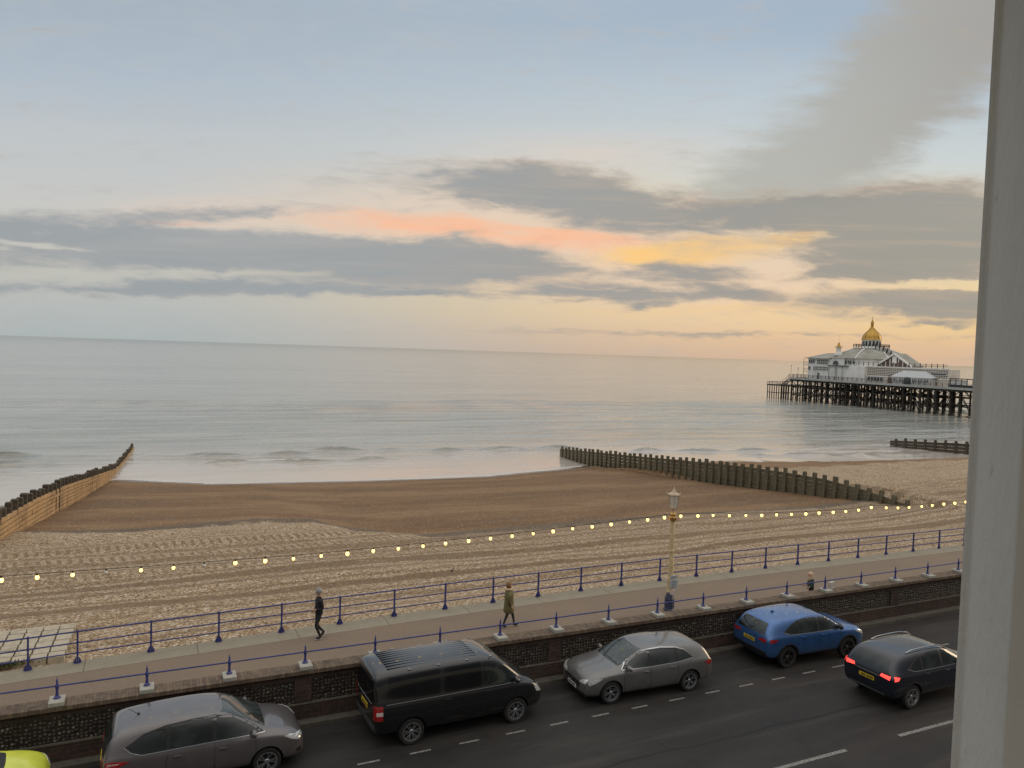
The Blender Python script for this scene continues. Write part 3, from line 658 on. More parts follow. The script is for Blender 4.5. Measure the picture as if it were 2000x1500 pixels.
pile = MB(); pile.lathe([(.36, 0), (.36, 9.2), (.27, 9.4), (.27, 15.5), (.45, 15.9)], 8); pl = pile.build('pile', M['pier_dark'], pier, smooth=True)
cnt = 0
US = frange(-6.4, 52, 2.75)
for v in (.6, 7, 14.5, 22):
    for u in US:
        q = pl if cnt == 0 else pl.copy()
        if cnt: COL.objects.link(q)
        q.parent = pier; q.location = (u + rp.uniform(-.25, .25), v, -9); cnt += 1
for u in (55.6, 58.5, 62.6, 65.5, 70, 73):
    for v in (.8, 10):
        q = pl.copy(); COL.objects.link(q); q.parent = pier; q.location = (u, v, -9); cnt += 1
w = MB()
for v in (.6, 7, 14.5, 22):
    for z in (2.0, 4.6): w.tube([(-6.4, v, z), (51, v, z)], .17, 6)
    for i, (a, c) in enumerate(zip(US, US[1:])):
        z0, z1 = ((.6, 4.6) if i % 2 else (4.6, .6)); w.tube([(a, v, z0), (c, v, z1)], .13, 5); w.tube([(a, v, 4.8 if i % 2 else 7.2), (c, v, 7.2 if i % 2 else 4.8)], .12, 5)
for u in US[::2]:
    for z in (2.2, 4.8): w.tube([(u, .6, z), (u, 22, z)], .1, 6)
    w.tube([(u, .6, .5), (u, 7, 6.5)], .07, 5); w.tube([(u, 14.5, .5), (u, 7, 6.5)], .07, 5)
for a, c in ((51, 55.6), (55.6, 58.5), (58.5, 62.6), (62.6, 65.5), (65.5, 70), (70, 73)):
    for v in (.8, 10):
        for z in (1.2, 3.4, 5.6): w.tube([(a, v, z), (c, v, z)], .1, 6)
        if c - a < 4: w.tube([(a, v, 1.2), (c, v, 3.4)], .08, 5); w.tube([(a, v, 6.6), (a + 1, v, 7.4)], .1, 5); w.tube([(c, v, 6.6), (c - 1, v, 7.4)], .1, 5)
        else: w.tube([(a, v, 3.2), (a + 1.6, v, 1.3)], .07, 5)
w.build('bracing', M['pier_dark'], pier)
w = MB()
for u in frange(-7.3, 96, 1.9): w.box(u - .05, u + .05, -.05, .05, 8.12, 9.25)
for z in (8.45, 8.85, 9.2): w.tube([(-7.3, 0, z), (96, 0, z)], .04, 5)
for u in frange(-7.3, 52, .48): w.box(u - .015, u + .015, -.02, .02, 8.2, 9.2)
for v in frange(0, 27, 1.9): w.box(-7.35, -7.25, v - .05, v + .05, 8.12, 9.25)
w.tube([(-7.3, 0, 9.2), (-7.3, 27, 9.2)], .04, 5)
w.build('railing', M['pier_rail'], pier)
for u, h in ((-6.8, 4.0), (-3.4, 3.2), (14.2, 3.6)):
    w = MB(); w.lathe([(.1, 8.1), (.05, 8.6), (.045, 8 + h), (.12, 8.05 + h), (.16, 8.3 + h), (.02, 8.5 + h)], 8, Matrix.Translation((u, .4, 0))); w.build('lamp_standard', M['pier_rail'], pier)

ls = empty('landing_stage', PA, PR, label='low dark landing stage at the seaward end of the pier', cat='jetty')
w = MB(); w.box(-18.6, -7.6, 0, 16, 4.75, 5.15); w.build('deck', M['pier_dark'], ls)
w = MB()
for u in frange(-18.5, -7.6, 1.0): w.box(u - .04, u + .04, 0, .08, 5.15, 6.2)
for v in frange(0, 16, 1.2): w.box(-18.6, -18.5, v, v + .08, 5.15, 6.2)
w.tube([(-18.5, .04, 6.15), (-8, .04, 6.15)], .05, 5); w.tube([(-18.5, .04, 5.7), (-8, .04, 5.7)], .04, 5); w.tube([(-18.55, 0, 6.15), (-18.55, 16, 6.15)], .05, 5)
w.build('railing', M['pier_dark'], ls)
w = MB()
for i in range(10): w.box(-11.6 + i * .42, -11.1 + i * .42, .4, 2.6, 5.1 + i * .29, 5.25 + i * .29)
w.tube([(-11.6, .35, 6.1), (-7.4, .35, 9.0)], .07, 5); w.tube([(-11.6, .35, 5.1), (-7.4, .35, 8.0)], .14, 5)
w.build('stair', M['dark_timber'], ls)
pls = None
for v in (.3, 7, 14.5):
    for u in frange(-18.4, -7.7, 1.18):
        q = MB().lathe([(.17, 0), (.17, 13.8)], 6).build('pile', M['pier_dark'], ls) if pls is None else pls.copy()
        if pls is not None: COL.objects.link(q)
        pls = pls or q; q.parent = ls; q.location = (u, v, -9)
w = MB()
for v in (.3, 7, 14.5): w.tube([(-18.4, v, 2.2), (-7.7, v, 2.2)], .12, 5)
w.build('bracing', M['pier_dark'], ls)

# pavilion --------------------------------------------------------------------
pav = empty('pier_pavilion', PA, PR, label='white domed theatre pavilion with golden onion dome on the pier', cat='building')
def win(x0, x1, y, z0, z1, nx=1, nz=1, name='window', par=None):
    f = MB(); f.box(x0, x1, y - .12, y - .02, z0, z1); a = f.build(name, M['pier_window'], par or pav)
    b_ = MB()
    for i in range(nx + 1): xx = x0 + (x1 - x0) * i / nx; b_.box(xx - .06, xx + .06, y - .2, y - .125, z0, z1)
    for i in range(nz + 1): zz = z0 + (z1 - z0) * i / nz; b_.box(x0, x1, y - .19, y - .13, zz - .05, zz + .05)
    b_.build('frame', M['white_wall'], a)
B0 = 7.96
w = MB(); w.box(-1, 8.8, 2.5, 24, B0, 15.2); w.build('wing', M['white_wall'], pav)
w = MB(); w.faces([(-1.8, 1.7, 15.2), (9.4, 1.7, 15.2), (9.4, 25, 15.2), (-1.8, 25, 15.2), (3.8, 6.5, 17.0), (6.2, 6.5, 17.0), (6.2, 20, 17.0), (3.8, 20, 17.0), (-1.8, 1.7, 15.0), (9.4, 1.7, 15.0), (9.4, 25, 15.0), (-1.8, 25, 15.0)],
    [(0, 1, 5, 4), (1, 2, 6, 5), (2, 3, 7, 6), (3, 0, 4, 7), (4, 5, 6, 7), (8, 9, 1, 0), (9, 10, 2, 1), (10, 11, 3, 2), (11, 8, 0, 3), (11, 10, 9, 8)]); w.build('wing_roof', M['grey_roof'], pav)
win(-.6, 2.2, 2.5, 13.3, 14.6, 3); win(3.2, 8.2, 2.5, 13.1, 14.7, 6, 2); win(1.6, 8.4, 2.5, 11.0, 12.4, 11, 2); win(-.7, .3, 2.5, 11.0, 12.3, 1)
win(3.6, 4.6, 2.5, B0 + .05, 10.2, 1, 1, 'door'); 
for v in (6, 11, 16):
    f = MB(); f.box(-1.12, -1.02, v, v + 2.4, 12.9, 14.5); f.build('window', M['pier_window'], pav)
    f = MB(); f.box(-1.12, -1.02, v, v + 2.4, 9.8, 11.6); f.build('window', M['pier_window'], pav)
w = MB()
for z in (12.7, 10.4):
    w.box(-2.6, -1.02, 2, 22, z, z + .12); w.tube([(-2.55, 2, z + 1), (-2.55, 22, z + 1)], .05, 5); w.tube([(-2.55, 2, z + .6), (-2.55, 22, z + .6)], .04, 5)
for v in frange(2, 22.1, 2.5): w.tube([(-2.55, v, B0), (-2.55, v, 15)], .07, 5)
w.build('balcony', M['pier_rail'], pav)
# middle link with canopy line
w = MB(); w.box(8.81, 24, 2.2, 10, B0, 12.9); w.build('link_wall', M['white_wall'], pav)
w = MB(); w.box(8.81, 15, 2.6, 10, 12.9, 15.4); w.build('upper_link_wall', M['white_wall'], pav)
w = MB(); w.box(8.6, 17.5, 1.5, 2.3, 12.75, 13.0); w.build('canopy', M['pier_rail'], pav)
for u in (9.6, 12.4, 15.3):
    w = MB(); w.lathe([(.09, B0), (.07, 12.75)], 8, Matrix.Translation((u, 1.6, 0))); w.build('column', M['pier_rail'], pav)
w = MB(); w.faces([(8.6, 2.2, 15.4), (15.6, 2.2, 15.4), (15.6, 10, 15.4), (8.6, 10, 15.4), (9.5, 5, 16.9), (14.5, 5, 16.9), (14.5, 8, 16.9), (9.5, 8, 16.9)],
    [(0, 1, 5, 4), (1, 2, 6, 5), (2, 3, 7, 6), (3, 0, 4, 7), (4, 5, 6, 7), (3, 2, 1, 0)]); w.build('link_roof', M['grey_roof'], pav)
f = MB(); f.prism([(10.2, 13.2), (12.6, 13.2)] + [(11.4 + 1.2 * math.cos(a), 13.4 + 1.1 * math.sin(a)) for a in [math.pi * k / 8 for k in range(9)]], 2.48, 2.58); f.build('arched_window', M['pier_window'], pav)
c0 = Matrix.Translation((10.8, 4.2, 0))
w = MB(); w.lathe([(1.35, 16.2), (1.25, 17.0), (.8, 17.2), (.8, 18.9), (.95, 19.0)], 12, c0); cu = w.build('cupola', M['white_wall'], pav, smooth=True)
w = MB(); w.lathe([(1.35, 19.0), (1.3, 19.15), (.6, 19.4), (.5, 19.9), (.3, 20.1), (.38, 20.3), (.05, 20.7)], 12, c0); w.build('cupola_roof', M['gold'], cu, smooth=True)
w = MB(); w.lathe([(.05, 20.7), (.03, 23.2)], 6, c0); w.build('flagpole', M['white_wall'], cu)
# main hall: octagon
CX, CY = 14.2, 15.0
c1 = Matrix.Translation((CX, CY, 0))
oc = lambda r0, z0, r1, z1, n=8: [(r0, z0), (r1, z1)]
w = MB(); w.lathe([(12.6, B0), (12.6, 15.4)], 8, c1, math.pi / 8); w.build('hall_wall', M['white_wall'], pav)
w = MB(); w.lathe([(13.2, 15.2), (13.2, 15.45), (9.6, 17.4), (5.6, 18.8), (5.6, 18.9)], 8, c1, math.pi / 8); w.build('hall_roof', M['grey_roof'], pav)
w = MB()
for k in range(8):
    a = math.pi / 8 + k * math.pi / 4; w.tube([(CX + r * math.cos(a), CY + r * math.sin(a), z + .06) for r, z in ((13.2, 15.45), (9.6, 17.4), (5.6, 18.8))], .16, 6)
w.build('roof_rib', M['white_wall'], pav)
for a in range(9):
    x = 9.6 + a * 1.05; f = MB(); f.box(x, x + .34, 3.18, 3.3, 13.6, 14.7); f.build('window', M['pier_window'], pav)
w = MB(); w.lathe([(6.0, 18.85), (6.0, 19.1), (5.6, 19.12)], 8, c1, math.pi / 8); w.build('platform', M['white_wall'], pav)
w = MB()
for k in range(8):
    a0, a1 = math.pi / 8 + k * math.pi / 4, math.pi / 8 + (k + 1) * math.pi / 4
    A_ = Vector((CX + 5.85 * math.cos(a0), CY + 5.85 * math.sin(a0), 19.1)); B_ = Vector((CX + 5.85 * math.cos(a1), CY + 5.85 * math.sin(a1), 19.1))
    for j in range(4):
        p = A_.lerp(B_, j / 4); w.tube([p, p + Vector((0, 0, 1.2))], .09, 5)
    for z in (.6, 1.15): w.tube([A_ + Vector((0, 0, z)), B_ + Vector((0, 0, z))], .07, 5)
w.build('platform_railing', M['pier_rail'], pav)
w = MB(); w.lathe([(2.9, 19.1), (2.9, 21.6), (3.4, 21.7)], 16, c1); dr = w.build('drum', M['white_wall'], pav, smooth=25)
for k in range(16):
    a = 2 * math.pi * (k + .5) / 16; f = MB(); f.box(-.36, .36, -.05, .05, 19.7, 21.3, Matrix.Translation((CX + 2.92 * math.cos(a), CY + 2.92 * math.sin(a), 0)) @ Matrix.Rotation(a + math.pi / 2, 4, 'Z')); f.build('window', M['pier_window'], dr)
w = MB(); w.lathe([(3.25, 21.72), (3.3, 21.88), (3.0, 22.05), (2.95, 22.6), (2.65, 23.4), (2.0, 24.3), (1.2, 25.0), (.65, 25.8), (.42, 26.7), (.55, 27.0), (.45, 27.5)], 24, c1); dm = w.build('dome', M['gold'], pav, smooth='all')
w = MB(); w.lathe([(.5, 27.5), (.62, 27.7), (.3, 28.0), (.32, 28.3), (.12, 28.6), (.1, 29.0), (.02, 29.9)], 12, c1); w.build('finial', M['gold'], dm, smooth=True)
w = MB()
for k in range(12):
    a = 2 * math.pi * k / 12; w.tube([(CX + r * math.cos(a), CY + r * math.sin(a), z) for r, z in ((3.04, 22.05), (2.99, 22.6), (2.69, 23.4), (2.04, 24.3), (1.24, 25.0), (.69, 25.8))], .06, 5)
w.build('dome_rib', M['gold'], dm)
# outside stair down the roof on the landward side
w = MB()
for k in range(22): w.box(CX + 4.6 + k * .5, CX + 5.15 + k * .5, CY - 3.2, CY - 1.4, 18.9 - k * .25, 19.1 - k * .25)
w.build('roof_stair', M['white_wall'], pav)
w = MB()
for y in (CY - 3.3, CY - 1.3):
    for k in range(0, 23, 3):
        x, z = CX + 4.8 + k * .5, 19.1 - k * .25; w.box(x - .12, x + .12, y - .12, y + .12, z - .2, z + 1.5)
    for dz in (.5, 1.0): w.tube([(CX + 4.8, y, 19.1 + dz), (CX + 15.8, y, 13.6 + dz)], .07, 5)
w.build('stair_railing', M['pier_rail'], pav)
# gabled entrance block
w = MB(); w.prism([(25.5, 12.9), (37.2, 12.9), (37.2, 13.4), (31.4, 16.6), (25.5, 13.4)], 6.5, 11); w.build('gable_block', M['dark_timber'], pav)
w = MB()
for (a, c) in (((24.9, 13.2), (31.4, 16.9)), ((31.4, 16.9), (37.8, 13.2))):
    d = Vector((c[0] - a[0], 0, c[1] - a[1])).normalized(); w.faces([(a[0], 6.2, a[1]), (c[0], 6.2, c[1]), (c[0], 6.2, c[1] + .45), (a[0], 6.2, a[1] + .45), (a[0], 11.3, a[1]), (c[0], 11.3, c[1]), (c[0], 11.3, c[1] + .45), (a[0], 11.3, a[1] + .45)],
        [(0, 1, 2, 3), (7, 6, 5, 4), (3, 2, 6, 7), (4, 5, 1, 0), (0, 3, 7, 4), (1, 5, 6, 2)])
w.build('gable_roof', M['grey_roof'], pav)
w = MB()
for (a, c) in (((24.7, 13.1), (31.4, 16.85)), ((31.4, 16.85), (38.0, 13.1))): w.faces([(a[0], y, a[1] + dz) for y in (5.9, 6.18) for dz in (0, .62)] + [(c[0], y, c[1] + dz) for y in (5.9, 6.18) for dz in (0, .62)], [(0, 1, 5, 4), (2, 6, 7, 3), (1, 3, 7, 5), (0, 4, 6, 2), (0, 2, 3, 1), (4, 5, 7, 6)])
w.build('bargeboard', M['white_wall'], pav)
w = MB()
for x in frange(26.5, 37, 1.6):
    w.box(x - .12, x + .12, 6.36, 6.48, 12.9, 13.4 + 3.1 * max(0, 1 - abs(x - 31.4) / 6))
w.box(30.6, 32.2, 6.3, 6.47, 14.2, 16.4); w.build('gable_framing', M['white_wall'], pav)
# lattice fronted arcade
w = MB(); w.box(24.01, 53, 3.0, 7.5, B0, 12.9); w.build('arcade', M['white_warm'], pav)
w = MB(); w.box(24.0, 53.2, 2.8, 2.995, 12.85, 13.15); w.box(24.0, 53.2, 2.8, 2.995, 9.9, 10.05); w.build('cornice', M['white_wall'], pav)
w = MB()
for i in range(36):
    for j in range(5):
        x = 24.4 + i * .79 + (j % 2) * .2; z = 10.3 + j * .5
        w.box(x, x + .48, 2.93, 2.99, z, z + .27)
w.build('lattice', M['pier_window'], pav)
w = MB()
for x in frange(9.4, 53, 1.9): w.box(x - .07, x + .07, 2.85, 3.0, 13.15, 14.5)
for z in (13.7, 14.2): w.tube([(9.4, 2.9, z), (52.6, 2.9, z)], .045, 5)
w.build('parapet_railing', M['pier_rail'], pav)
win(24.6, 30.6, 2.99, 8.5, 9.8, 5, 1); win(47.2, 52.4, 2.99, 11.2, 11.8, 1, 1, 'sign_board')
ar = MB(); ar.prism([(32.3, B0 + .02), (35.4, B0 + .02), (35.4, 9.2)] + [(33.85 + 1.55 * math.cos(a), 9.2 + 1.6 * math.sin(a)) for a in [math.pi * k / 8 for k in range(1, 8)]] + [(32.3, 9.2)], 2.85, 2.98); ar.build('arched_doorway', M['dark_timber'], pav)

ten = empty('kiosk', PA, PR, label='pale canvas roofed kiosk with arched dark door in front of the pier pavilion', cat='kiosk')
w = MB(); w.box(36, 49, .5, 2.8, B0, 10.2); w.build('wall', M['white_wall'], ten)
w = MB(); w.faces([(35.3, .2, 10.2), (49.6, .2, 10.2), (49.6, 2.84, 10.4), (35.3, 2.84, 10.4), (38.8, 1.7, 12.1), (46, 1.7, 12.1), (46, 2.84, 12.1), (38.8, 2.84, 12.1)],
    [(0, 1, 5, 4), (1, 2, 6, 5), (3, 0, 4, 7), (4, 5, 6, 7), (3, 2, 1, 0), (2, 3, 7, 6)]); w.build('roof', M['tent'], ten)
for u in (36.3, 38.5, 43.2, 45.2, 47.1): win(u, u + 1.6, .5, 8.9, 10.0, 3, 1, 'window', ten)
ar = MB(); ar.prism([(40.3, B0 + .02), (42.7, B0 + .02), (42.7, 9.3)] + [(41.5 + 1.2 * math.cos(a), 9.3 + 1.1 * math.sin(a)) for a in [math.pi * k / 8 for k in range(1, 8)]] + [(40.3, 9.3)], .3, .48); ar.build('arched_door', M['pier_window'], ten)
sh = empty('windbreak', PA, PR, label='dark framed glazed shelter along the deck at the landward part of the pier', cat='shelter')
w = MB()
for u in frange(53.6, 96, 1.7): w.box(u - .08, u + .08, 3, 3.16, B0, 10.4)
w.box(53.4, 96, 2.4, 5.2, 10.35, 10.55); w.box(53.4, 96, 2.98, 3.18, B0, 8.8)
w.build('frame', M['pier_rail'], sh)
w = MB()
for i, u in enumerate(frange(53.6, 94, 1.7)):
    if i % 4 != 3: w.box(u + .12, u + 1.55, 3.06, 3.1, 8.85, 10.1)
w.build('pane', M['white_wall'], sh)

# ---------------------------------------------------------------- street lamp
LS, LT = 17.76, 22.95
lamp = empty('street_lamp', W(LS, LT, .7), TH, label='cream column street lamp with blue base, gilt ring and hexagonal lantern', cat='street lamp')
w = MB(); w.lathe([(.21, 0), (.21, .06), (.185, .10), (.18, .40), (.19, .44), (.16, .53), (.13, .62), (.11, .68)], 8); w.build('base', M['navy_iron'], lamp)
w = MB(); w.lathe([(.105, .66), (.13, .72), (.115, .80), (.125, 1.2), (.10, 1.3), (.088, 2.2), (.105, 2.25), (.085, 2.3), (.08, 2.9), (.066, 3.32), (.085, 3.36)], 10); col_ = w.build('column', M['cream_iron'], lamp)
w = MB(); w.box(.02, .20, -.02, -.12, 1.05, 1.3)
w.lathe([(.07, 3.34), (.085, 3.4), (.16, 3.46), (.17, 3.52), (.10, 3.58), (.14, 3.64), (.07, 3.7)], 10); w.b.verts.ensure_lookup_table()
w.b.free()
w = MB(); w.lathe([(.07, 3.34), (.085, 3.4), (.16, 3.46), (.18, 3.52), (.10, 3.58), (.14, 3.64), (.06, 3.72)], 10)
for k in range(4):
    a = k * math.pi / 2 + .4; w.tube([(.06 * math.cos(a), .06 * math.sin(a), 3.4), (.24 * math.cos(a), .24 * math.sin(a), 3.46), (.22 * math.cos(a), .22 * math.sin(a), 3.56)], [.02, .022, .008], 6)
w.build('gilt_ring', M['gilt_ring'], lamp, smooth=True)
w = MB(); w.lathe([(.03, 3.7), (.04, 3.82), (.10, 3.86)], 8); w.build('bracket', M['lantern_frame'], lamp)
w = MB(); w.lathe([(.125, 3.87), (.20, 4.33)], 6); lt = w.build('lantern', M['lantern_glass'], lamp)
w = MB()
for k in range(6):
    a = k * math.pi / 3; w.tube([(.128 * math.cos(a), .128 * math.sin(a), 3.86), (.204 * math.cos(a), .204 * math.sin(a), 4.34)], .014, 5)
w.lathe([(.10, 3.83), (.14, 3.86), (.13, 3.88)], 6); w.build('frame', M['lantern_frame'], lt)
w = MB(); w.lathe([(.20, 4.33), (.25, 4.35), (.23, 4.39), (.13, 4.44), (.075, 4.5), (.05, 4.56), (.025, 4.62), (.006, 4.72)], 6)
for k in range(6):
    a = k * math.pi / 3; w.tube([(.22 * math.cos(a), .22 * math.sin(a), 4.36), (.29 * math.cos(a), .29 * math.sin(a), 4.38), (.31 * math.cos(a), .31 * math.sin(a), 4.44)], [.03, .02, .006], 5)
w.build('lantern_roof', M['lantern_frame'], lamp)
M['sign_face'] = mat('pale blue white sign', (.42, .45, .46), .5, var=.12, scale=8)
M['sign_blue'] = mat('sign lettering blue', (.08, .10, .20), .5, var=0)
for z0, z1, nm in ((1.22, 1.36, 1), (.86, 1.20, 2)):
    w = MB(); w.box(-.12, .22, -.165, -.14, z0 + .02, z1); sb = w.build('sign', M['sign_face'], lamp, bevel=.004)
    w = MB(); rr = random.Random(nm)
    for k in range(5 if nm == 2 else 2):
        zz = z1 - .04 - k * .06; w.box(-.09 + rr.uniform(0, .04), .17 - rr.uniform(0, .07), -.169, -.1655, zz - .016, zz)
    w.build('lettering', M['sign_blue'], sb)
w = MB(); w.box(-.085, .085, -.16, -.12, .62 + .02, .8); w.build('notice', M['clear_lens'], lamp)

# ---------------------------------------------------------------- festoon lights
fs = empty('festoon_lights', W(LS, LT, 0), TH, label='long sagging string of small lit yellow bulbs hung from the street lamp', cat='string lights')
BU = [(-21.83, 3.99), (-21.03, 3.99), (-20.25, 3.98), (-19.45, 3.97), (-18.67, 3.96), (-17.83, 3.94), (-17.02, 3.93), (-16.23, 3.92), (-15.4, 3.92), (-14.58, 3.91), (-13.78, 3.9), (-12.97, 3.91), (-12.18, 3.92), (-11.38, 3.93), (-10.58, 3.94), (-9.77, 3.95), (-9.01, 3.98), (-8.21, 4.0), (-7.43, 4.02), (-6.64, 4.04), (-5.85, 4.06), (-5.08, 4.09), (-4.31, 4.12), (-3.52, 4.14), (-2.73, 4.17), (-1.95, 4.2), (-1.16, 4.23), (-.41, 4.27), (.34, 4.27), (1.14, 4.23), (1.87, 4.2), (2.67, 4.14), (3.5, 4.09), (4.32, 4.05), (5.1, 4.02), (5.9, 3.99), (6.69, 3.96), (7.43, 3.95), (8.24, 3.93), (8.98, 3.92), (9.74, 3.93), (10.51, 4.0), (11.44, 3.93), (12.19, 3.88), (12.91, 3.86), (13.75, 3.85), (14.46, 3.86), (15.25, 3.88), (16.02, 3.88), (16.8, 3.89)]
w = MB(); w.tube([(s, -.03, z + .07) for s, z in BU], .009, 5); w.build('cable', M['black_trim'], fs)
M['bulb'] = mat('lit bulb', (.9, .8, .4), .4, var=0, emit=(1, .62, .16), es=3.6)
M['bulb_off'] = mat('unlit bulb', (.7, .68, .6), .3, var=0)
w = MB(); w.lathe([(.008, -.088), (.036, -.074), (.050, -.04), (.044, 0), (.022, .025)], 10); b0 = w.build('bulb', M['bulb'], smooth='all')
w = MB(); w.lathe([(.024, .02), (.026, .07), (.012, .08)], 8); c0_ = w.build('socket', M['black_trim'])
for i, (s, z) in enumerate(BU):
    off = i in (4, 7)
    q = b0 if i == 0 else b0.copy(); c_ = c0_ if i == 0 else c0_.copy()
    if i: COL.objects.link(q); COL.objects.link(c_)
    if off: q.data = b0.data.copy(); q.data.materials[0] = M['bulb_off']; q['label'] = 'bulb that is not lit'
    q.parent = fs; q.location = (s, -.03, z); c_.parent = q; q.scale = [rp.uniform(.85, 1.12)] * 3

# ---------------------------------------------------------------- hotel window jamb and facade
hw = empty('window_wall', (0, 0, CAMZ), 0, label='pale plaster window jamb and outer wall filling the right edge of the picture', cat='wall')
def plaster():
    m, g, p = newmat('painted rough plaster'); tc = g.node('ShaderNodeTexCoord').outputs['Object']
    n = g.noise(tc, 5, 6, .6); f = g.noise(tc, 38, 5, .6)
    c = g.mix(n, (.54, .53, .495, 1), (.63, .62, .585, 1)); c = g.mix(g.math('MULTIPLY', g.sstep(g.noise(tc, 26, 3, .7), .66, .74), .4), c, (.16, .15, .12, 1))
    g.link(c, p.inputs['Base Color']); p.inputs['Roughness'].default_value = .8
    bump(g, p, g.math('MULTIPLY_ADD', n, 1.5, f), .5, .006); return m
M['plaster'] = plaster()
r0, r1 = .599, .6678
pl_ = [(r0 * .80, .80), (r0 * .80 + .004, .79), (r1 * .62, .62), (r1 * .62 + .03, .60), (.47, .30), (.60, -.2), (1.6, -.2), (1.6, .95), (.599 * .95 + .03, .95), (r0 * .80 + .016, .82)]
w = MB(); w.prism(pl_, -2.2, 1.25, 'z')
w.build('jamb', M['plaster'], hw, bevel=.004)
w = MB(); w.box(-2.5, .45, -.3, .95, .52, 1.9); w.box(.451, 2.5, -.3, .97, 1.251, 1.9); w.box(.451, .478, .3, .97, .52, 1.25); w.build('shading_lintel', M['plaster'], hw)  # unseen head of the opening, set low and forward to shade the jamb top

# ---------------------------------------------------------------- vehicles
def section(r):
    x, zb, zl, zt, wl, wt = r; h = zl - zb; lo = .97
    return [(0, zb), (wl * .80, zb), (wl * lo * .985, zb + .04 + h * .04), (wl * 1.0, zb + h * .42), (wl * 1.0, zb + h * .72), (wl * .985, zl - h * .05), (wl * .945, zl + (zt - zl) * .06),
            (wl * .945 + (wt - wl * .945) * .5, zl + (zt - zl) * .52), (wt, zl + (zt - zl) * .86), (wt * .86, zt - (zt - zl) * .04), (wt * .45, zt), (0, zt + .004)]
def loft(rows):
    bm = bmesh.new(); rings = []
    for r in rows:
        sc_ = section(r); loop = [(-y, z) for y, z in sc_] + [(y, z) for y, z in sc_[-2:0:-1]]
        rings.append([bm.verts.new((r[0], y, z)) for y, z in loop])
    n = len(rings[0])
    for A, B in zip(rings, rings[1:]):
        for k in range(n): bm.faces.new((A[k], A[(k + 1) % n], B[(k + 1) % n], B[k]))
    for ring, sgn in ((rings[0], -1), (rings[-1], 1)):
        inner = []
        cz = sum(v.co.z for v in ring) / n
        for v in ring: inner.append(bm.verts.new((v.co.x + sgn * .012, v.co.y * .6, cz + (v.co.z - cz) * .6)))
        for k in range(n): bm.faces.new((ring[k], ring[(k + 1) % n], inner[(k + 1) % n], inner[k]))
        h = n // 2   # close the cap with quads between the left and right halves
        for k in range(h):
            a, b_, c, d = inner[k], inner[k + 1], inner[(n - k - 1) % n], inner[(n - k) % n]
            vs = []
            for v in (a, b_, c, d):
                if v not in vs: vs.append(v)
            if len(vs) >= 3: bm.faces.new(vs)
    bmesh.ops.recalc_face_normals(bm, faces=bm.faces)
    return bm
def evaluated(o):
    dg = bpy.context.evaluated_depsgraph_get(); dg.update()
    return bpy.data.meshes.new_from_object(o.evaluated_get(dg))
def patch(bv, poly, ax, sgn, off=.006, step=.06, side=0.0, th=.02):
    """a panel whose outline is given in a side, front or top view and which lies on the body"""
    bm = bmesh.new(); vs = [bm.verts.new((a, b_, 0)) for a, b_ in poly]; bm.faces.new(vs)
    for d in (0, 1):
        lo = min(p[d] for p in poly); hi = max(p[d] for p in poly); x = lo + step
        while x < hi - 1e-4:
            co = [0, 0, 0]; co[d] = x; no = [0, 0, 0]; no[d] = 1
            bmesh.ops.bisect_plane(bm, geom=bm.verts[:] + bm.edges[:] + bm.faces[:], plane_co=co, plane_no=no); x += step
    bmesh.ops.triangulate(bm, faces=bm.faces[:])
    base = {}
    for v in bm.verts:
        a, b_ = v.co.x, v.co.y
        if ax == 'y': o_ = Vector((a, sgn * 3, b_)); d = Vector((0, -sgn, 0))
        elif ax == 'x': o_ = Vector((sgn * 6, a, b_)); d = Vector((-sgn, 0, 0))
        else: o_ = Vector((a, b_, 5)); d = Vector((0, 0, -1))
        hit, nrm, _, _ = bv.ray_cast(o_, d)
        k = 0
        while (hit is None or (ax == 'y' and abs(hit.y) < .57)) and k < 60 and ax != 'z':      # slide the outline down onto the body where it overshoots
            k += 1; o_ = o_ - Vector((0, 0, .008))
            if ax == 'x': o_.y *= .985
            hit, nrm, _, _ = bv.ray_cast(o_, d)
        if hit is None:
            mid = o_ + d * (3 if ax == 'y' else (6 - 1.9 if ax == 'x' else 4)); hit, nrm, _, _ = bv.find_nearest(mid)
        if nrm.dot(d) > 0: nrm = -nrm
        base[v] = (hit + nrm * off, hit - nrm * th)
    top = {v: base[v][0] for v in bm.verts}
    out_v = []; out_f = []; idx = {}
    for i, v in enumerate(bm.verts): idx[v] = i; out_v.append(base[v][0][:])
    nb = len(out_v)
    for v in bm.verts: out_v.append(base[v][1][:])
    for f in bm.faces: out_f.append([idx[v] for v in f.verts])
    for e_ in bm.edges:
        if len(e_.link_faces) == 1:
            a, b_ = idx[e_.verts[0]], idx[e_.verts[1]]; out_f.append([a, b_, b_ + nb, a + nb])
    bm.free(); return out_v, out_f
def panel(name, parts, m, parent, smooth=True):
    bm = bmesh.new()
    for vs, fs_ in parts:
        bv_ = [bm.verts.new(v) for v in vs]
        for f in fs_:
            try: bm.faces.new([bv_[i] for i in f])
            except ValueError: pass
    bmesh.ops.recalc_face_normals(bm, faces=bm.faces)
    me = bpy.data.meshes.new(name); bm.to_mesh(me); bm.free()
    me.polygons.foreach_set('use_smooth', [True] * len(me.polygons)); me.set_sharp_from_angle(angle=R(50))
    me.materials.append(m); o = bpy.data.objects.new(name, me); COL.objects.link(o); o.parent = parent; return o
def strip_poly(pts, w_):
    """thin closed outline following a polyline"""
    L_ = []; R_ = []
    for i, p in enumerate(pts):
        a = Vector(pts[max(i - 1, 0)]); b_ = Vector(pts[min(i + 1, len(pts) - 1)]); d = (b_ - a).normalized(); n_ = Vector((-d.y, d.x))
        L_.append((p[0] + n_.x * w_, p[1] + n_.y * w_)); R_.append((p[0] - n_.x * w_, p[1] - n_.y * w_))
    return L_ + R_[::-1]
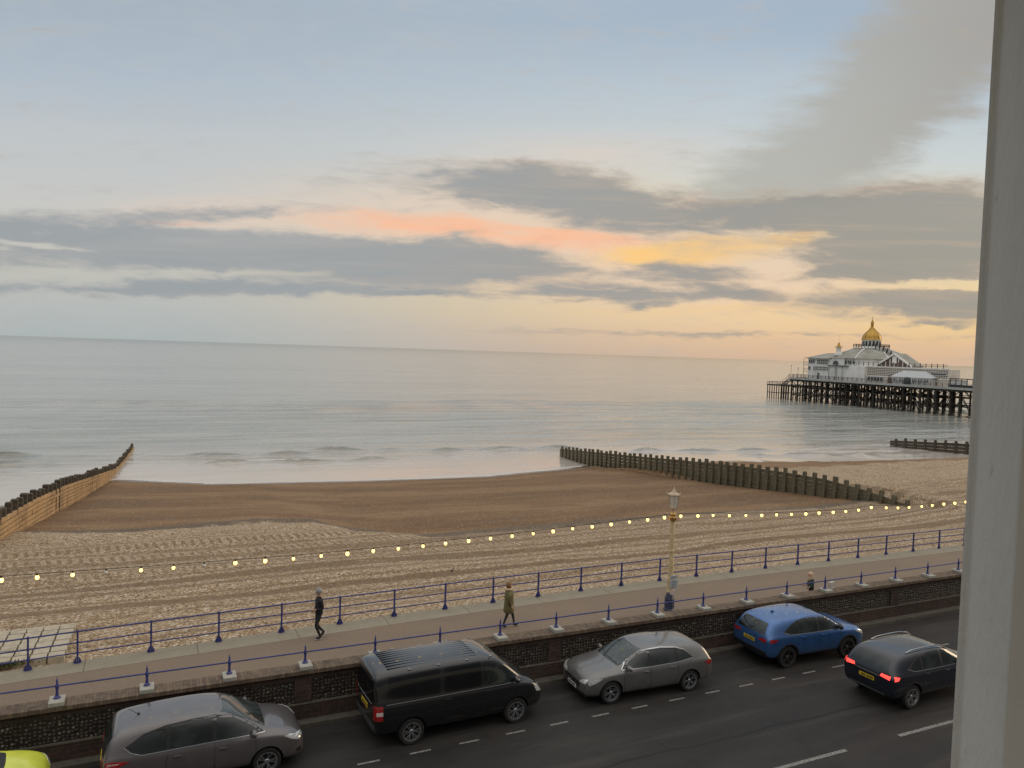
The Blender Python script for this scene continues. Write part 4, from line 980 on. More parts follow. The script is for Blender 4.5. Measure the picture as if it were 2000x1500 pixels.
def make_wheel(parent, x, y, r, sgn, rimmat, spokes=5, split=True, rimr=.70, width=.2):
    t = empty('wheel', (x, y, r), 0); t.parent = parent
    bpy.data.objects.remove(t)
    Mx = Matrix.Rotation(R(90) * (1 if sgn < 0 else -1), 4, 'X')
    ri = r * rimr; h = width / 2
    w = MB(); w.lathe([(ri - .02, -h), (ri, -h), (r * .93, -h), (r * .985, -h * .7), (r, -h * .4), (r, h * .4), (r * .985, h * .7), (r * .93, h * .98), (ri + .01, h), (ri - .01, h * .9), (ri - .02, h * .6), (ri - .02, -h)], 40, Mx, cap=False)
    ty = w.build('wheel', M['tyre'], parent, smooth=30); ty.location = (x, y, r)
    w = MB(); w.lathe([(ri + .006, h * .85), (ri + .008, h * 1.0), (ri - .012, h * 1.02), (ri - .022, h * .7), (ri - .03, h * .2)], 40, Mx, cap=False)
    for k in range(spokes):
        for d in ((-1, 1) if split else (0,)):
            a = 2 * math.pi * k / spokes + d * .20; a2 = 2 * math.pi * k / spokes + d * .05
            r0_, r1_ = .05, ri - .01; wd = .016 if split else .028
            P0 = Vector((r0_ * math.cos(a2), r0_ * math.sin(a2), 0)); P1 = Vector((r1_ * math.cos(a), r1_ * math.sin(a), 0)); dn = (P1 - P0).normalized(); nn = Vector((-dn.y, dn.x, 0)) * wd
            vs = []
            for P, zt, zb in ((P0, h * .62, h * .3), (P1, h * .95, h * .45)):
                for q, z in ((P - nn, zb), (P + nn, zb), (P + nn * .7, zt), (P - nn * .7, zt)): vs.append(Mx @ Vector((q.x, q.y, z)))
            w.faces(vs, [(0, 1, 2, 3), (4, 7, 6, 5), (0, 4, 5, 1), (1, 5, 6, 2), (2, 6, 7, 3), (3, 7, 4, 0)])
    w.lathe([(.055, h * .3), (.06, h * .6), (.045, h * .74), (.01, h * .76)], 16, Mx)
    w.build('rim', rimmat, ty, smooth=35)
    w = MB(); w.lathe([(ri - .02, -h * .3), (ri - .02, h * .05), (.02, h * .05)], 24, Mx); w.build('brake_disc', M['black_trim'], ty)
    return ty
def make_car(name, sp, pos, yaw, pmat, label, rimmat, **kw):
    root = empty(name, pos, yaw, label=label, cat=sp['cat'], group='cars along the kerb' if sp.get('parked', 1) else None)
    rows = sp['rows']; bm = loft(rows); me = bpy.data.meshes.new('shell'); bm.to_mesh(me); bm.free()
    tmp = bpy.data.objects.new('shell', me); COL.objects.link(tmp)
    ss_ = tmp.modifiers.new('s', 'SUBSURF'); ss_.levels = 3; ss_.render_levels = 3
    sme = evaluated(tmp); tmp.modifiers.clear(); tmp.data = sme
    verts = [v.co.copy() for v in sme.vertices]; bv = BVHTree.FromPolygons(verts, [list(p.vertices) for p in sme.polygons])
    Wd = sp['W'] / 2; wr_ = sp['wr']
    cut = MB()
    for x in (sp['xf'], sp['xr']):
        for s in (-1, 1): cut.lathe([(wr_ + .055, -.17), (wr_ + .055, .3)], 36, Matrix.Translation((x, s * (Wd - .12), wr_ + .005)) @ Matrix.Rotation(R(-90) * s, 4, 'X'))
    co = cut.build('cutter', M['black_trim']); bl = tmp.modifiers.new('b', 'BOOLEAN'); bl.operation = 'DIFFERENCE'; bl.solver = 'EXACT'; bl.object = co; bl.material_mode = 'TRANSFER'
    sme.materials.append(pmat)
    fm = evaluated(tmp)
    bpy.data.objects.remove(tmp); bpy.data.objects.remove(co)
    fm.name = 'body'; fm.polygons.foreach_set('use_smooth', [True] * len(fm.polygons)); fm.set_sharp_from_angle(angle=R(42))
    body = bpy.data.objects.new('body', fm); COL.objects.link(body); body.parent = root
    P_ = lambda poly, ax, sg, off=.006, step=.06, th=.02: patch(bv, poly, ax, sg, off, step, th=th)
    # windows
    panel('windscreen', [P_(sp['screen'], 'x', 1)], sp.get('sglass', M['screen_glass']), root)
    panel('rear_window', [P_(sp['rear'], 'x', -1)], sp.get('rglass', M['car_glass']), root)
    for s in (-1, 1):
        for i, poly in enumerate(sp['side']):
            panel('side_window', [P_(poly, 'y', s)], sp['glass'][i] if 'glass' in sp else M['car_glass'], root)
        if sp.get('dlo'): panel('window_surround', [P_(sp['dlo'], 'y', s, .003, .08)], M['black_trim'], root)
        if sp.get('chrome'): panel('chrome_strip', [P_(strip_poly(c, .008), 'y', s, .012, .05) for c in sp['chrome']], M['chrome'], root)
        panel('door_seam', [P_(strip_poly(c, .0045), 'y', s, .0025, .05, .004) for c in sp['seams']], M['black_trim'], root)
        if sp.get('sill'): panel('sill', [P_(sp['sill'], 'y', s, .012, .08)], M['black_trim'], root)
        if sp.get('arch'):
            for x in (sp['xf'], sp['xr']):
                pts = [(x + (wr_ + .085) * math.cos(a), wr_ + (wr_ + .085) * math.sin(a)) for a in [R(k) for k in range(-8, 189, 14)]]
                panel('arch_trim', [P_(strip_poly(pts, .028), 'y', s, .012, .07)], sp['arch'], root)
        for (x, z) in sp['handles']:
            h, _, _, _ = bv.ray_cast(Vector((x, s * 3, z)), Vector((0, -s, 0)))
            if h is None: continue
            w = MB(); w.box(x - .085, x + .085, h.y + s * .005, h.y + s * .035, z - .014, z + .014); w.build('door_handle', sp.get('hmat', pmat), root, bevel=.008)
        for nm, polys, m_ in (('headlight', sp.get('head', []), M['lamp_glass']),):
            for poly in polys: panel(nm, [P_([(s * a, b_) for a, b_ in poly], 'x', 1, .008, .05)], m_, root)
        for poly in sp.get('head_side', []): panel('headlight', [P_(poly, 'y', s, .008, .05)], M['lamp_glass'], root)
        for poly, m_ in sp.get('tail', []): panel('tail_light', [P_([(s * a, b_) for a, b_ in poly], 'x', -1, .010, .04)], m_, root)
        for poly, m_ in sp.get('tail_side', []): panel('tail_light', [P_(poly, 'y', s, .010, .04)], m_, root)
        # mirror
        mx, mz = sp['mirror']; h, _, _, _ = bv.ray_cast(Vector((mx, s * 3, mz)), Vector((0, -s, 0)))
        if h is not None:
            w = MB(); n_ = 10
            w.lathe([(.001, -.1), (.05, -.085), (.075, -.04), (.078, .03), (.06, .08), (.001, .1)], 12, Matrix.Translation((mx, h.y + s * .13, mz + .03)) @ Matrix.Diagonal((.9, 1.25, 1, 1)) @ Matrix.Rotation(R(90), 4, 'X'))
            w.tube([(mx + .02, h.y - s * .02, mz - .02), (mx + .02, h.y + s * .1, mz)], .022, 6)
            w.build('wing_mirror', sp.get('mmat', pmat), root, smooth='all')
        for x in (sp['xf'], sp['xr']): make_wheel(root, x, s * (Wd - .115), wr_, s, rimmat, sp.get('spokes', 5), sp.get('split', True), sp.get('rimr', .7))
        if sp.get('rails'):
            x0, x1, yy_ = sp['rails']; pts = []
            for k in range(9):
                x = x0 + (x1 - x0) * k / 8; h, _, _, _ = bv.ray_cast(Vector((x, s * yy_, 4)), Vector((0, 0, -1)))
                pts.append(h + Vector((0, 0, .012 if k in (0, 8) else .055)))
            w = MB(); w.tube(pts, .018, 8); w.build('roof_rail', M['chrome'], root, smooth=True)
    for poly, ax, sg, m_, nm in sp.get('extra', []): panel(nm, [P_(poly, ax, sg, .008, .06)], m_, root)
    if sp.get('plate_r'):
        zc, m_ = sp['plate_r']; pc = panel('number_plate', [P_([(-.26, zc - .055), (.26, zc - .055), (.26, zc + .055), (-.26, zc + .055)], 'x', -1, .014, .1)], m_, root)
        panel('characters', [P_([(x, zc - .033), (x + .036, zc - .033), (x + .036, zc + .033), (x, zc + .033)], 'x', -1, .016, .1, .003) for x in (-.22, -.165, -.11, -.055, .03, .085, .14)], M['ink'], pc)
    if sp.get('plate_f'):
        zc, m_ = sp['plate_f']; pc = panel('number_plate', [P_([(-.26, zc - .055), (.26, zc - .055), (.26, zc + .055), (-.26, zc + .055)], 'x', 1, .014, .1)], m_, root)
        panel('characters', [P_([(x, zc - .033), (x + .036, zc - .033), (x + .036, zc + .033), (x, zc + .033)], 'x', 1, .016, .1, .003) for x in (-.22, -.165, -.11, -.055, .03, .085, .14)], M['ink'], pc)
    if sp.get('aerial'):
        x, ln = sp['aerial']; h, _, _, _ = bv.ray_cast(Vector((x, 0, 4)), Vector((0, 0, -1)))
        w = MB(); w.lathe([(.035, 0), (.02, .03), (.006, .05)], 8, Matrix.Translation(h)); w.tube([h, h + Vector((-ln, 0, ln * .75))], [.008, .004], 6); w.build('aerial', M['black_trim'], root)
    if sp.get('fin'):
        x = sp['fin']; h, _, _, _ = bv.ray_cast(Vector((x, 0, 4)), Vector((0, 0, -1)))
        w = MB(); w.prism([(h.x - .08, h.z - .01), (h.x + .09, h.z - .01), (h.x - .05, h.z + .06), (h.x - .085, h.z + .06)], -.02, .02); w.build('aerial_fin', pmat, root, bevel=.008)
    # wipers
    pts = []
    for a_, b_ in sp['wipers']:
        line = []
        for f in (0, .33, .66, 1):
            y = a_[0] + (b_[0] - a_[0]) * f; z = a_[1] + (b_[1] - a_[1]) * f; h, n_, _, _ = bv.ray_cast(Vector((6, y, z)), Vector((-1, 0, 0)))
            if h is not None: line.append(h + Vector((.02, 0, .012)))
        if len(line) > 1: pts.append(line)
    if pts:
        w = MB()
        for l in pts: w.tube(l, .009, 5)
        w.build('wiper', M['black_trim'], root)
    return root

P_GREY = paint('brownish grey metallic paint', (.115, .105, .105)); P_SILVER = paint('mid grey metallic paint', (.14, .135, .13)); P_BLACK = paint('gloss black paint', (.008, .008, .009), .1, .22)
P_BLUE = paint('bright blue metallic paint', (.045, .125, .32), .5, .28); P_DARK = paint('blue black paint', (.010, .013, .022), .2, .22); P_LIME = paint('yellow green paint', (.62, .66, .06), .0, .35)

def zmid(rows, x, k):
    return interp(x, [r[0] for r in rows], [r[k] for r in rows])
CM = [(-2.19, 0.46, 0.8, 0.86, 0.74, 0.55), (-2.16, 0.34, 0.92, 1.03, 0.85, 0.684), (-2.07, 0.27, 1.01, 1.27, 0.895, 0.7), (-1.93, 0.25, 1.04, 1.49, 0.905, 0.68), (-1.72, 0.25, 1.04, 1.545, 0.91, 0.68), (-1.2, 0.24, 1.02, 1.6, 0.915, 0.69), (-0.4, 0.24, 1.0, 1.63, 0.915, 0.7), (0.15, 0.24, 0.99, 1.61, 0.915, 0.695), (0.5, 0.24, 0.98, 1.52, 0.915, 0.69), (0.95, 0.24, 0.97, 1.27, 0.915, 0.7), (1.27, 0.24, 0.96, 1.07, 0.91, 0.724), (1.42, 0.24, 0.95, 1.03, 0.91, 0.72), (1.75, 0.24, 0.9, 0.97, 0.895, 0.7), (2.0, 0.25, 0.81, 0.87, 0.85, 0.64), (2.12, 0.27, 0.73, 0.77, 0.77, 0.56), (2.18, 0.33, 0.62, 0.66, 0.66, 0.48)]
cmax = dict(cat='car', rows=CM, W=1.83, wr=.325, xf=1.29, xr=-1.36,
    screen=[(-.60, 1.08), (.60, 1.08), (.56, 1.40), (.50, 1.555), (-.50, 1.555), (-.56, 1.40)], rear=[(-.62, 1.02), (.62, 1.02), (.55, 1.40), (-.55, 1.40)],
    side=[[(.17, 1.055), (1.13, 1.04), (.98, 1.18), (.55, 1.43), (.17, 1.51)], [(-.80, 1.06), (.08, 1.055), (.08, 1.52), (-.3, 1.535), (-.80, 1.50)], [(-1.58, 1.13), (-1.38, 1.06), (-.88, 1.06), (-.88, 1.49), (-1.3, 1.40), (-1.66, 1.22)]],
    dlo=[(1.22, 1.035), (1.02, 1.19), (.58, 1.46), (.15, 1.55), (-.3, 1.56), (-.9, 1.525), (-1.34, 1.43), (-1.72, 1.22), (-1.60, 1.10), (-1.38, 1.035)],
    chrome=[[(1.24, 1.025), (.2, 1.035), (-.8, 1.03), (-1.38, 1.025), (-1.60, 1.10), (-1.74, 1.22)]],
    seams=[[(.125, .3), (.125, 1.03)], [(1.0, .3), (1.03, .7), (1.02, 1.03)], [(-.85, .42), (-.90, .75), (-.84, 1.03)], [(.125, 1.55), (.125, 1.60)], [(-.85, .42), (-.6, .3), (1.0, .3)]],
    handles=[(.30, .87), (-.66, .88)], mirror=(.98, 1.06), tail=[([(.50, .84), (.74, .82), (.78, .98), (.55, .99)], M['red_lamp'])], tail_side=[([(-2.10, .80), (-1.86, .86), (-1.62, .94), (-1.98, .99), (-2.10, .97)], M['red_lamp']), ([(-2.08, .90), (-1.88, .915), (-1.80, .935), (-2.05, .95)], M['clear_lens'])],
    head=[[(.50, .72), (.74, .74), (.76, .84), (.56, .80)]], head_side=[[(2.04, .70), (1.86, .76), (1.66, .87), (1.82, .875), (2.0, .82), (2.07, .76)]],
    extra=[([(-.45, .50), (.45, .50), (.5, .62), (-.5, .62)], 'x', 1, M['black_trim'], 'grille'), ([(1.98, .42), (2.08, .40), (2.08, .52), (1.98, .50)], 'y', -1, M['black_trim'], 'fog_lamp_recess')],
    plate_r=(.72, M['plate_yellow']), plate_f=(.46, M['plate_white']), aerial=(-1.45, .22), wipers=[((.5, 1.10), (-.1, 1.11)), ((-.15, 1.10), (-.55, 1.16))], spokes=5)
for s_ in ('rows',): pass
make_car('parked_car', cmax, W(1.38, 19.24), TH + R(.5), P_GREY, 'brownish grey family hatchback parked ahead of the yellow green car, facing right', M['rim_silver'])

AM = [(-2.21, 0.46, 0.78, 0.83, 0.74, 0.54), (-2.18, 0.34, 0.87, 0.96, 0.84, 0.62), (-2.09, 0.26, 0.93, 1.13, 0.88, 0.657), (-1.92, 0.24, 0.955, 1.31, 0.89, 0.645), (-1.68, 0.22, 0.95, 1.385, 0.895, 0.645), (-1.1, 0.21, 0.93, 1.425, 0.9, 0.655), (-0.4, 0.2, 0.91, 1.44, 0.9, 0.665), (0.05, 0.2, 0.9, 1.42, 0.9, 0.665), (0.38, 0.2, 0.895, 1.34, 0.9, 0.665), (0.78, 0.2, 0.885, 1.13, 0.9, 0.667), (1.05, 0.2, 0.88, 0.995, 0.895, 0.727), (1.25, 0.2, 0.87, 0.965, 0.895, 0.72), (1.7, 0.2, 0.83, 0.915, 0.88, 0.7), (2.0, 0.21, 0.76, 0.83, 0.84, 0.64), (2.14, 0.23, 0.68, 0.73, 0.77, 0.56), (2.205, 0.28, 0.56, 0.6, 0.67, 0.48)]
hatch = dict(cat='car', rows=AM, W=1.80, wr=.325, xf=1.37, xr=-1.36,
    screen=[(-.62, 1.0), (.62, 1.0), (.56, 1.22), (.48, 1.365), (-.48, 1.365), (-.56, 1.22)], rear=[(-.58, .98), (.58, .98), (.5, 1.26), (-.5, 1.26)],
    side=[[(.10, .965), (.92, .95), (.72, 1.11), (.40, 1.27), (.10, 1.325)], [(-.85, .985), (.02, .967), (.02, 1.33), (-.4, 1.345), (-.85, 1.30)], [(-1.38, 1.03), (-.91, .987), (-.91, 1.29), (-1.15, 1.23)]],
    dlo=[(1.0, .945), (.76, 1.12), (.42, 1.295), (.05, 1.355), (-.4, 1.37), (-.9, 1.33), (-1.2, 1.24), (-1.46, 1.03), (-.9, .97), (0, .95)],
    chrome=[[(1.02, .935), (0, .938), (-.9, .96), (-1.47, 1.02), (-1.21, 1.26), (-.9, 1.345), (-.4, 1.385), (.05, 1.37), (.44, 1.31), (.78, 1.13), (1.02, .945)]],
    seams=[[(.06, .3), (.06, .94)], [(.95, .3), (.97, .65), (.93, .93)], [(-.9, .42), (-.93, .7), (-.88, .96)], [(.95, .3), (-.6, .3), (-.9, .42)]],
    handles=[(.22, .83), (-.72, .85)], hmat=M['chrome'], mirror=(.82, .97), tail=[([(.48, .78), (.78, .76), (.80, .90), (.50, .90)], M['red_lamp'])], tail_side=[([(-2.12, .78), (-1.95, .80), (-1.86, .87), (-2.10, .92)], M['red_lamp'])],
    head=[[(.42, .60), (.70, .63), (.72, .75), (.46, .68)]], head_side=[[(2.08, .60), (1.9, .66), (1.66, .78), (1.80, .785), (2.02, .73), (2.1, .67)]],
    extra=[([(-.40, .42), (.40, .42), (.48, .60), (-.48, .60)], 'x', 1, M['black_trim'], 'grille'), (strip_poly([(-.46, .51), (-.1, .50)], .016), 'x', 1, M['chrome'], 'grille_bar'), (strip_poly([(.1, .50), (.46, .51)], .016), 'x', 1, M['chrome'], 'grille_bar'),
           ([(.06 * math.cos(a), .505 + .06 * math.sin(a)) for a in [2 * math.pi * k / 12 for k in range(12)]], 'x', 1, M['chrome'], 'badge'), ([(-.70, .28), (.70, .28), (.66, .37), (-.66, .37)], 'x', 1, M['black_trim'], 'lower_intake'),
           (strip_poly([(.62, .83), (1.2, .93)], .01), 'z', 1, M['black_trim'], 'hood_edge') if False else ([(-.66, .245), (.66, .245), (.66, .268), (-.66, .268)], 'x', 1, M['chrome'], 'splitter')],
    plate_r=(.66, M['plate_yellow']), plate_f=(.40, M['plate_white']), wipers=[((.5, 1.02), (-.1, 1.03)), ((-.15, 1.02), (-.55, 1.08))], spokes=5)
make_car('parked_car', hatch, W(13.77, 19.27), TH + math.pi - R(3.2), P_SILVER, 'mid grey hatchback with chrome window line parked nose to the van, facing left', M['rim_silver'])

QM = [(-2.21, 0.52, 0.9, 0.96, 0.76, 0.58), (-2.18, 0.42, 1.0, 1.1, 0.86, 0.687), (-2.08, 0.34, 1.06, 1.27, 0.9, 0.697), (-1.9, 0.32, 1.08, 1.48, 0.91, 0.69), (-1.7, 0.31, 1.08, 1.565, 0.915, 0.685), (-1.2, 0.3, 1.06, 1.61, 0.92, 0.695), (-0.4, 0.29, 1.04, 1.63, 0.92, 0.705), (0.1, 0.29, 1.03, 1.61, 0.92, 0.7), (0.42, 0.29, 1.02, 1.53, 0.92, 0.695), (0.82, 0.29, 1.02, 1.3, 0.92, 0.715), (1.12, 0.29, 1.01, 1.12, 0.915, 0.747), (1.3, 0.29, 1.0, 1.09, 0.915, 0.74), (1.72, 0.29, 0.96, 1.05, 0.9, 0.72), (2.0, 0.3, 0.89, 0.97, 0.85, 0.66), (2.14, 0.33, 0.8, 0.85, 0.78, 0.58), (2.205, 0.38, 0.66, 0.7, 0.68, 0.5)]
def suv(**kw):
    d = dict(cat='car', rows=QM, W=1.84, wr=.36, xf=1.33, xr=-1.335,
        screen=[(-.62, 1.13), (.62, 1.13), (.56, 1.40), (.49, 1.555), (-.49, 1.555), (-.56, 1.40)], rear=[(-.66, 1.10), (.66, 1.10), (.54, 1.44), (-.54, 1.44)],
        side=[[(.05, 1.10), (.98, 1.09), (.78, 1.25), (.42, 1.46), (.05, 1.52)], [(-.85, 1.11), (-.03, 1.10), (-.03, 1.525), (-.4, 1.53), (-.85, 1.46)], [(-1.40, 1.20), (-1.2, 1.12), (-.91, 1.11), (-.91, 1.45), (-1.2, 1.34)]],
        dlo=[(1.08, 1.08), (.82, 1.26), (.45, 1.48), (.02, 1.55), (-.4, 1.56), (-.9, 1.49), (-1.24, 1.36), (-1.52, 1.20), (-1.22, 1.10), (-.9, 1.095), (0, 1.08)],
        chrome=[[(1.08, 1.07), (0, 1.068), (-.9, 1.08), (-1.22, 1.09), (-1.54, 1.19)]],
        seams=[[(.01, .4), (.01, 1.07)], [(.95, .4), (.98, .8), (.95, 1.06)], [(-.9, .5), (-.95, .8), (-.88, 1.08)], [(.95, .4), (-.6, .4), (-.9, .5)]],
        handles=[(.17, .96), (-.72, .98)], mirror=(.88, 1.12), mmat=M['black_trim'], tail=[([(.44, .92), (.76, .90), (.77, 1.01), (.48, 1.00)], M['red_lamp'])], tail_side=[([(-2.12, .90), (-1.92, .93), (-1.76, 1.0), (-2.1, 1.03)], M['red_lamp'])],
        head=[[(.48, .74), (.72, .77), (.74, .86), (.50, .80)]], head_side=[[(2.06, .74), (1.86, .82), (1.64, .92), (1.85, .92), (2.04, .85)]],
        extra=[([(-.45, .5), (.45, .5), (.5, .68), (-.5, .68)], 'x', 1, M['black_trim'], 'grille'), ([(-.80, .44), (.80, .44), (.78, .60), (-.78, .60)], 'x', -1, M['black_trim'], 'rear_bumper_panel')],
        sill=[(.92, .30), (.92, .40), (-.88, .40), (-.88, .30)], arch=M['black_trim'], plate_r=(.84, M['plate_yellow']), wipers=[((.5, 1.15), (-.1, 1.16)), ((-.15, 1.15), (-.55, 1.2))], spokes=5)
    d.update(kw); return d
make_car('parked_car', suv(fin=-1.25), W(20.66, 19.38), TH - R(2), P_BLUE, 'bright blue crossover parked furthest right along the wall, rear towards us', M['rim_dark'])
lit = suv(parked=0, rails=(-1.35, .55, .60), spokes=5, rimr=.68,
    tail=[([(.44, .97), (.76, .94), (.77, 1.05), (.48, 1.05)], M['red_lit'])], tail_side=[([(-2.12, .93), (-1.98, .95), (-1.92, 1.03), (-2.1, 1.06)], M['red_lit'])],
    chrome=[[(1.08, 1.072), (0, 1.07), (-.9, 1.085), (-1.24, 1.1), (-1.54, 1.19)]],
    extra=[([(-.45, .5), (.45, .5), (.5, .68), (-.5, .68)], 'x', 1, M['black_trim'], 'grille'), ([(-.60, .425), (.60, .425), (.60, .47), (-.60, .47)], 'x', -1, M['chrome'], 'bumper_trim'), (strip_poly([(-.42, .955), (.42, .955)], .012), 'x', -1, M['chrome'], 'tailgate_strip')], plate_r=(.80, M['plate_yellow']))
make_car('moving_car', lit, W(21.89, 15.82), TH + R(.5), P_DARK, 'blue black crossover driving away in the lane with lit red tail lights', M['rim_silver'])

YM = [(x * .9, a, b_ * 1.03, c * 1.04, d_ * .96, e_ * .97) for x, a, b_, c, d_, e_ in AM]
sc = lambda pts: [(x * .9, z * 1.035) for x, z in pts]
yel = dict(cat='car', rows=YM, W=1.73, wr=.31, xf=1.22, xr=-1.22, screen=[(-.60, 1.04), (.60, 1.04), (.54, 1.28), (.46, 1.42), (-.46, 1.42), (-.54, 1.28)], rear=[(-.55, 1.02), (.55, 1.02), (.48, 1.32), (-.48, 1.32)],
    side=[sc(p) for p in hatch['side']], dlo=sc(hatch['dlo']), seams=[sc(p) for p in hatch['seams']], handles=[(.2, .86), (-.65, .88)], mirror=(.74, 1.0),
    tail=[([(.48, .80), (.74, .78), (.76, .94), (.50, .94)], M['red_lamp'])], head=[[(.42, .62), (.66, .65), (.68, .78), (.46, .72)]], head_side=[sc(p) for p in hatch['head_side']], extra=[([(-.4, .42), (.4, .42), (.46, .58), (-.46, .58)], 'x', 1, M['black_trim'], 'grille'), ([(-.56, 1.0), (.56, 1.0), (.58, 1.035), (-.58, 1.035)], 'x', 1, M['black_trim'], 'scuttle')],
    plate_f=(.40, M['plate_white']), wipers=[((.5, 1.06), (-.1, 1.07)), ((-.15, 1.06), (-.55, 1.12))])
make_car('parked_car', yel, W(-3.82, 19.02), TH + R(1), P_LIME, 'small yellow green car whose bonnet shows in the bottom left corner', M['rim_silver'])

VM = [(-2.44, .50, 1.08, 1.72, .84, .70), (-2.42, .42, 1.12, 1.82, .90, .74), (-2.34, .36, 1.14, 1.92, .94, .77), (-2.1, .32, 1.15, 1.96, .952, .79), (-1.2, .30, 1.14, 1.98, .955, .80), (0, .29, 1.13, 1.98, .955, .80), (.6, .29, 1.12, 1.97, .955, .80), (.92, .29, 1.12, 1.91, .955, .79), (1.25, .29, 1.12, 1.70, .95, .78), (1.6, .29, 1.11, 1.38, .945, .76),
      (1.82, .29, 1.09, 1.20, .935, .74), (2.0, .29, 1.05, 1.13, .92, .72), (2.2, .30, .96, 1.03, .88, .66), (2.35, .32, .82, .88, .81, .58), (2.42, .35, .70, .76, .72, .5), (2.45, .42, .6, .66, .6, .45)]
van = dict(cat='van', rows=VM, W=1.91, wr=.345, xf=1.54, xr=-1.46,
    screen=[(-.70, 1.20), (.70, 1.20), (.64, 1.62), (.58, 1.86), (-.58, 1.86), (-.64, 1.62)], rear=[(-.70, 1.16), (.70, 1.16), (.66, 1.72), (-.66, 1.72)], rglass=M['privacy_glass'],
    side=[[(.60, 1.20), (1.60, 1.19), (1.52, 1.30), (1.05, 1.72), (.85, 1.80), (.60, 1.82)], [(-.55, 1.20), (.48, 1.20), (.48, 1.83), (-.55, 1.83)], [(-2.12, 1.22), (-.70, 1.20), (-.70, 1.83), (-2.08, 1.80)]],
    glass=[M['car_glass'], M['privacy_glass'], M['privacy_glass']],
    seams=[[(.54, .36), (.54, 1.88)], [(1.18, .36), (1.60, .85), (1.72, 1.14)], [(-.62, .36), (-.62, 1.88)], [(-2.25, .98), (-.62, .98)], [(1.18, .36), (-.62, .36)], [(-2.2, .80), (.5, .80), (1.5, .82)]], chrome=[[(-2.15, 1.155), (.5, 1.15), (1.6, 1.15)]],
    handles=[(.66, 1.06), (-.50, 1.04)], hmat=M['black_trim'], mirror=(1.50, 1.22), mmat=P_BLACK,
    tail=[([(.77, .78), (.90, .78), (.90, 1.14), (.77, 1.14)], M['red_lamp'])], tail_side=[([(-2.40, .78), (-2.24, .78), (-2.24, .90), (-2.40, .90)], M['red_lamp']), ([(-2.40, .905), (-2.24, .905), (-2.24, 1.0), (-2.40, 1.0)], M['clear_lens']), ([(-2.40, 1.005), (-2.24, 1.005), (-2.24, 1.14), (-2.38, 1.14)], M['red_lamp'])],
    head=[[(.52, .74), (.78, .77), (.80, .97), (.56, .90)]], head_side=[[(2.36, .72), (2.18, .78), (2.10, .95), (2.28, .93), (2.38, .84)]],
    extra=[([(-.45, .72), (.45, .72), (.45, .84), (-.45, .84)], 'x', 1, M['black_trim'], 'grille'), ([(-.84, .44), (.84, .44), (.86, .62), (-.86, .62)], 'x', -1, mat('faded bumper plastic', (.05, .052, .056), .6), 'rear_bumper'), (strip_poly([(-.66, 1.17), (-.62, 1.11), (.62, 1.11), (.66, 1.17)], .01), 'x', -1, M['chrome'], 'tailgate_strip')],
    plate_r=(.92, M['plate_yellow']), plate_f=(.5, M['plate_white']), wipers=[((.6, 1.22), (-.1, 1.23)), ((-.15, 1.22), (-.6, 1.3))], spokes=6)
vn = make_car('parked_van', van, W(7.70, 19.38), TH + R(1.2), P_BLACK, 'black window van with ribbed roof parked between two grey cars', M['rim_silver'])
# roof ribs and rail fixings
w = MB()
for y in (-.56, -.42, -.28, -.14, 0, .14, .28, .42, .56): 
    zz = 1.972 - .10 * (y / .8) ** 4
    w.box(-2.05, .45, y - .022, y + .022, zz - .02, zz + .012 - abs(y) * .008)
w.build('roof_rib', P_BLACK, vn, bevel=.008)
for s in (-1, 1):
    for x in (-1.5, -.7, .1, .8):
        w = MB(); w.box(x - .035, x + .035, s * .735 - .02, s * .735 + .02, 1.89, 1.925); w.build('roof_fixing', M['chrome'], vn, bevel=.005)

# ---------------------------------------------------------------- people
def skin_obj(name, verts, edges, radii, m, parent, root=0, levels=2, mats=None):
    me = bpy.data.meshes.new(name); me.from_pydata(verts, edges, []); o = bpy.data.objects.new(name, me); COL.objects.link(o)
    sk = o.modifiers.new('k', 'SKIN'); sk.use_smooth_shade = True; sk.use_x_symmetry = False
    sv = me.skin_vertices[0].data
    for i, r in enumerate(radii): sv[i].radius = (r, r) if not isinstance(r, tuple) else r; sv[i].use_root = (i == root)
    ss2 = o.modifiers.new('s', 'SUBSURF'); ss2.levels = levels; ss2.render_levels = levels
    fm = evaluated(o); bpy.data.objects.remove(o); fm.name = name
    for mm in (m if isinstance(m, list) else [m]): fm.materials.append(mm)
    if mats:
        for p in fm.polygons: p.material_index = mats(p.center)
    fm.polygons.foreach_set('use_smooth', [True] * len(fm.polygons))
    o = bpy.data.objects.new(name, fm); COL.objects.link(o); o.parent = parent; return o
M['skin'] = mat('skin', (.50, .30, .21), .5, var=.1)
M['black_cloth'] = mat('black cloth', (.014, .014, .017), .85, var=.3, scale=12, bmp=.3)
M['grey_knit'] = mat('grey knit', (.26, .25, .25), .95, var=.25, scale=40, bmp=.4)
M['olive'] = mat('olive parka cloth', (.125, .108, .042), .85, var=.3, scale=8, bmp=.4)
M['shoe_white'] = mat('white sole', (.55, .52, .5), .6)
M['brown_hair'] = mat('brown hair', (.20, .095, .04), .7, var=.4, scale=30)
M['fair_hair'] = mat('fair hair', (.55, .38, .24), .7, var=.3, scale=30)
M['dark_denim'] = mat('dark trousers', (.035, .033, .035), .85, var=.3)
M['green_coat'] = mat('dark green coat', (.035, .055, .042), .85, var=.3, scale=9)
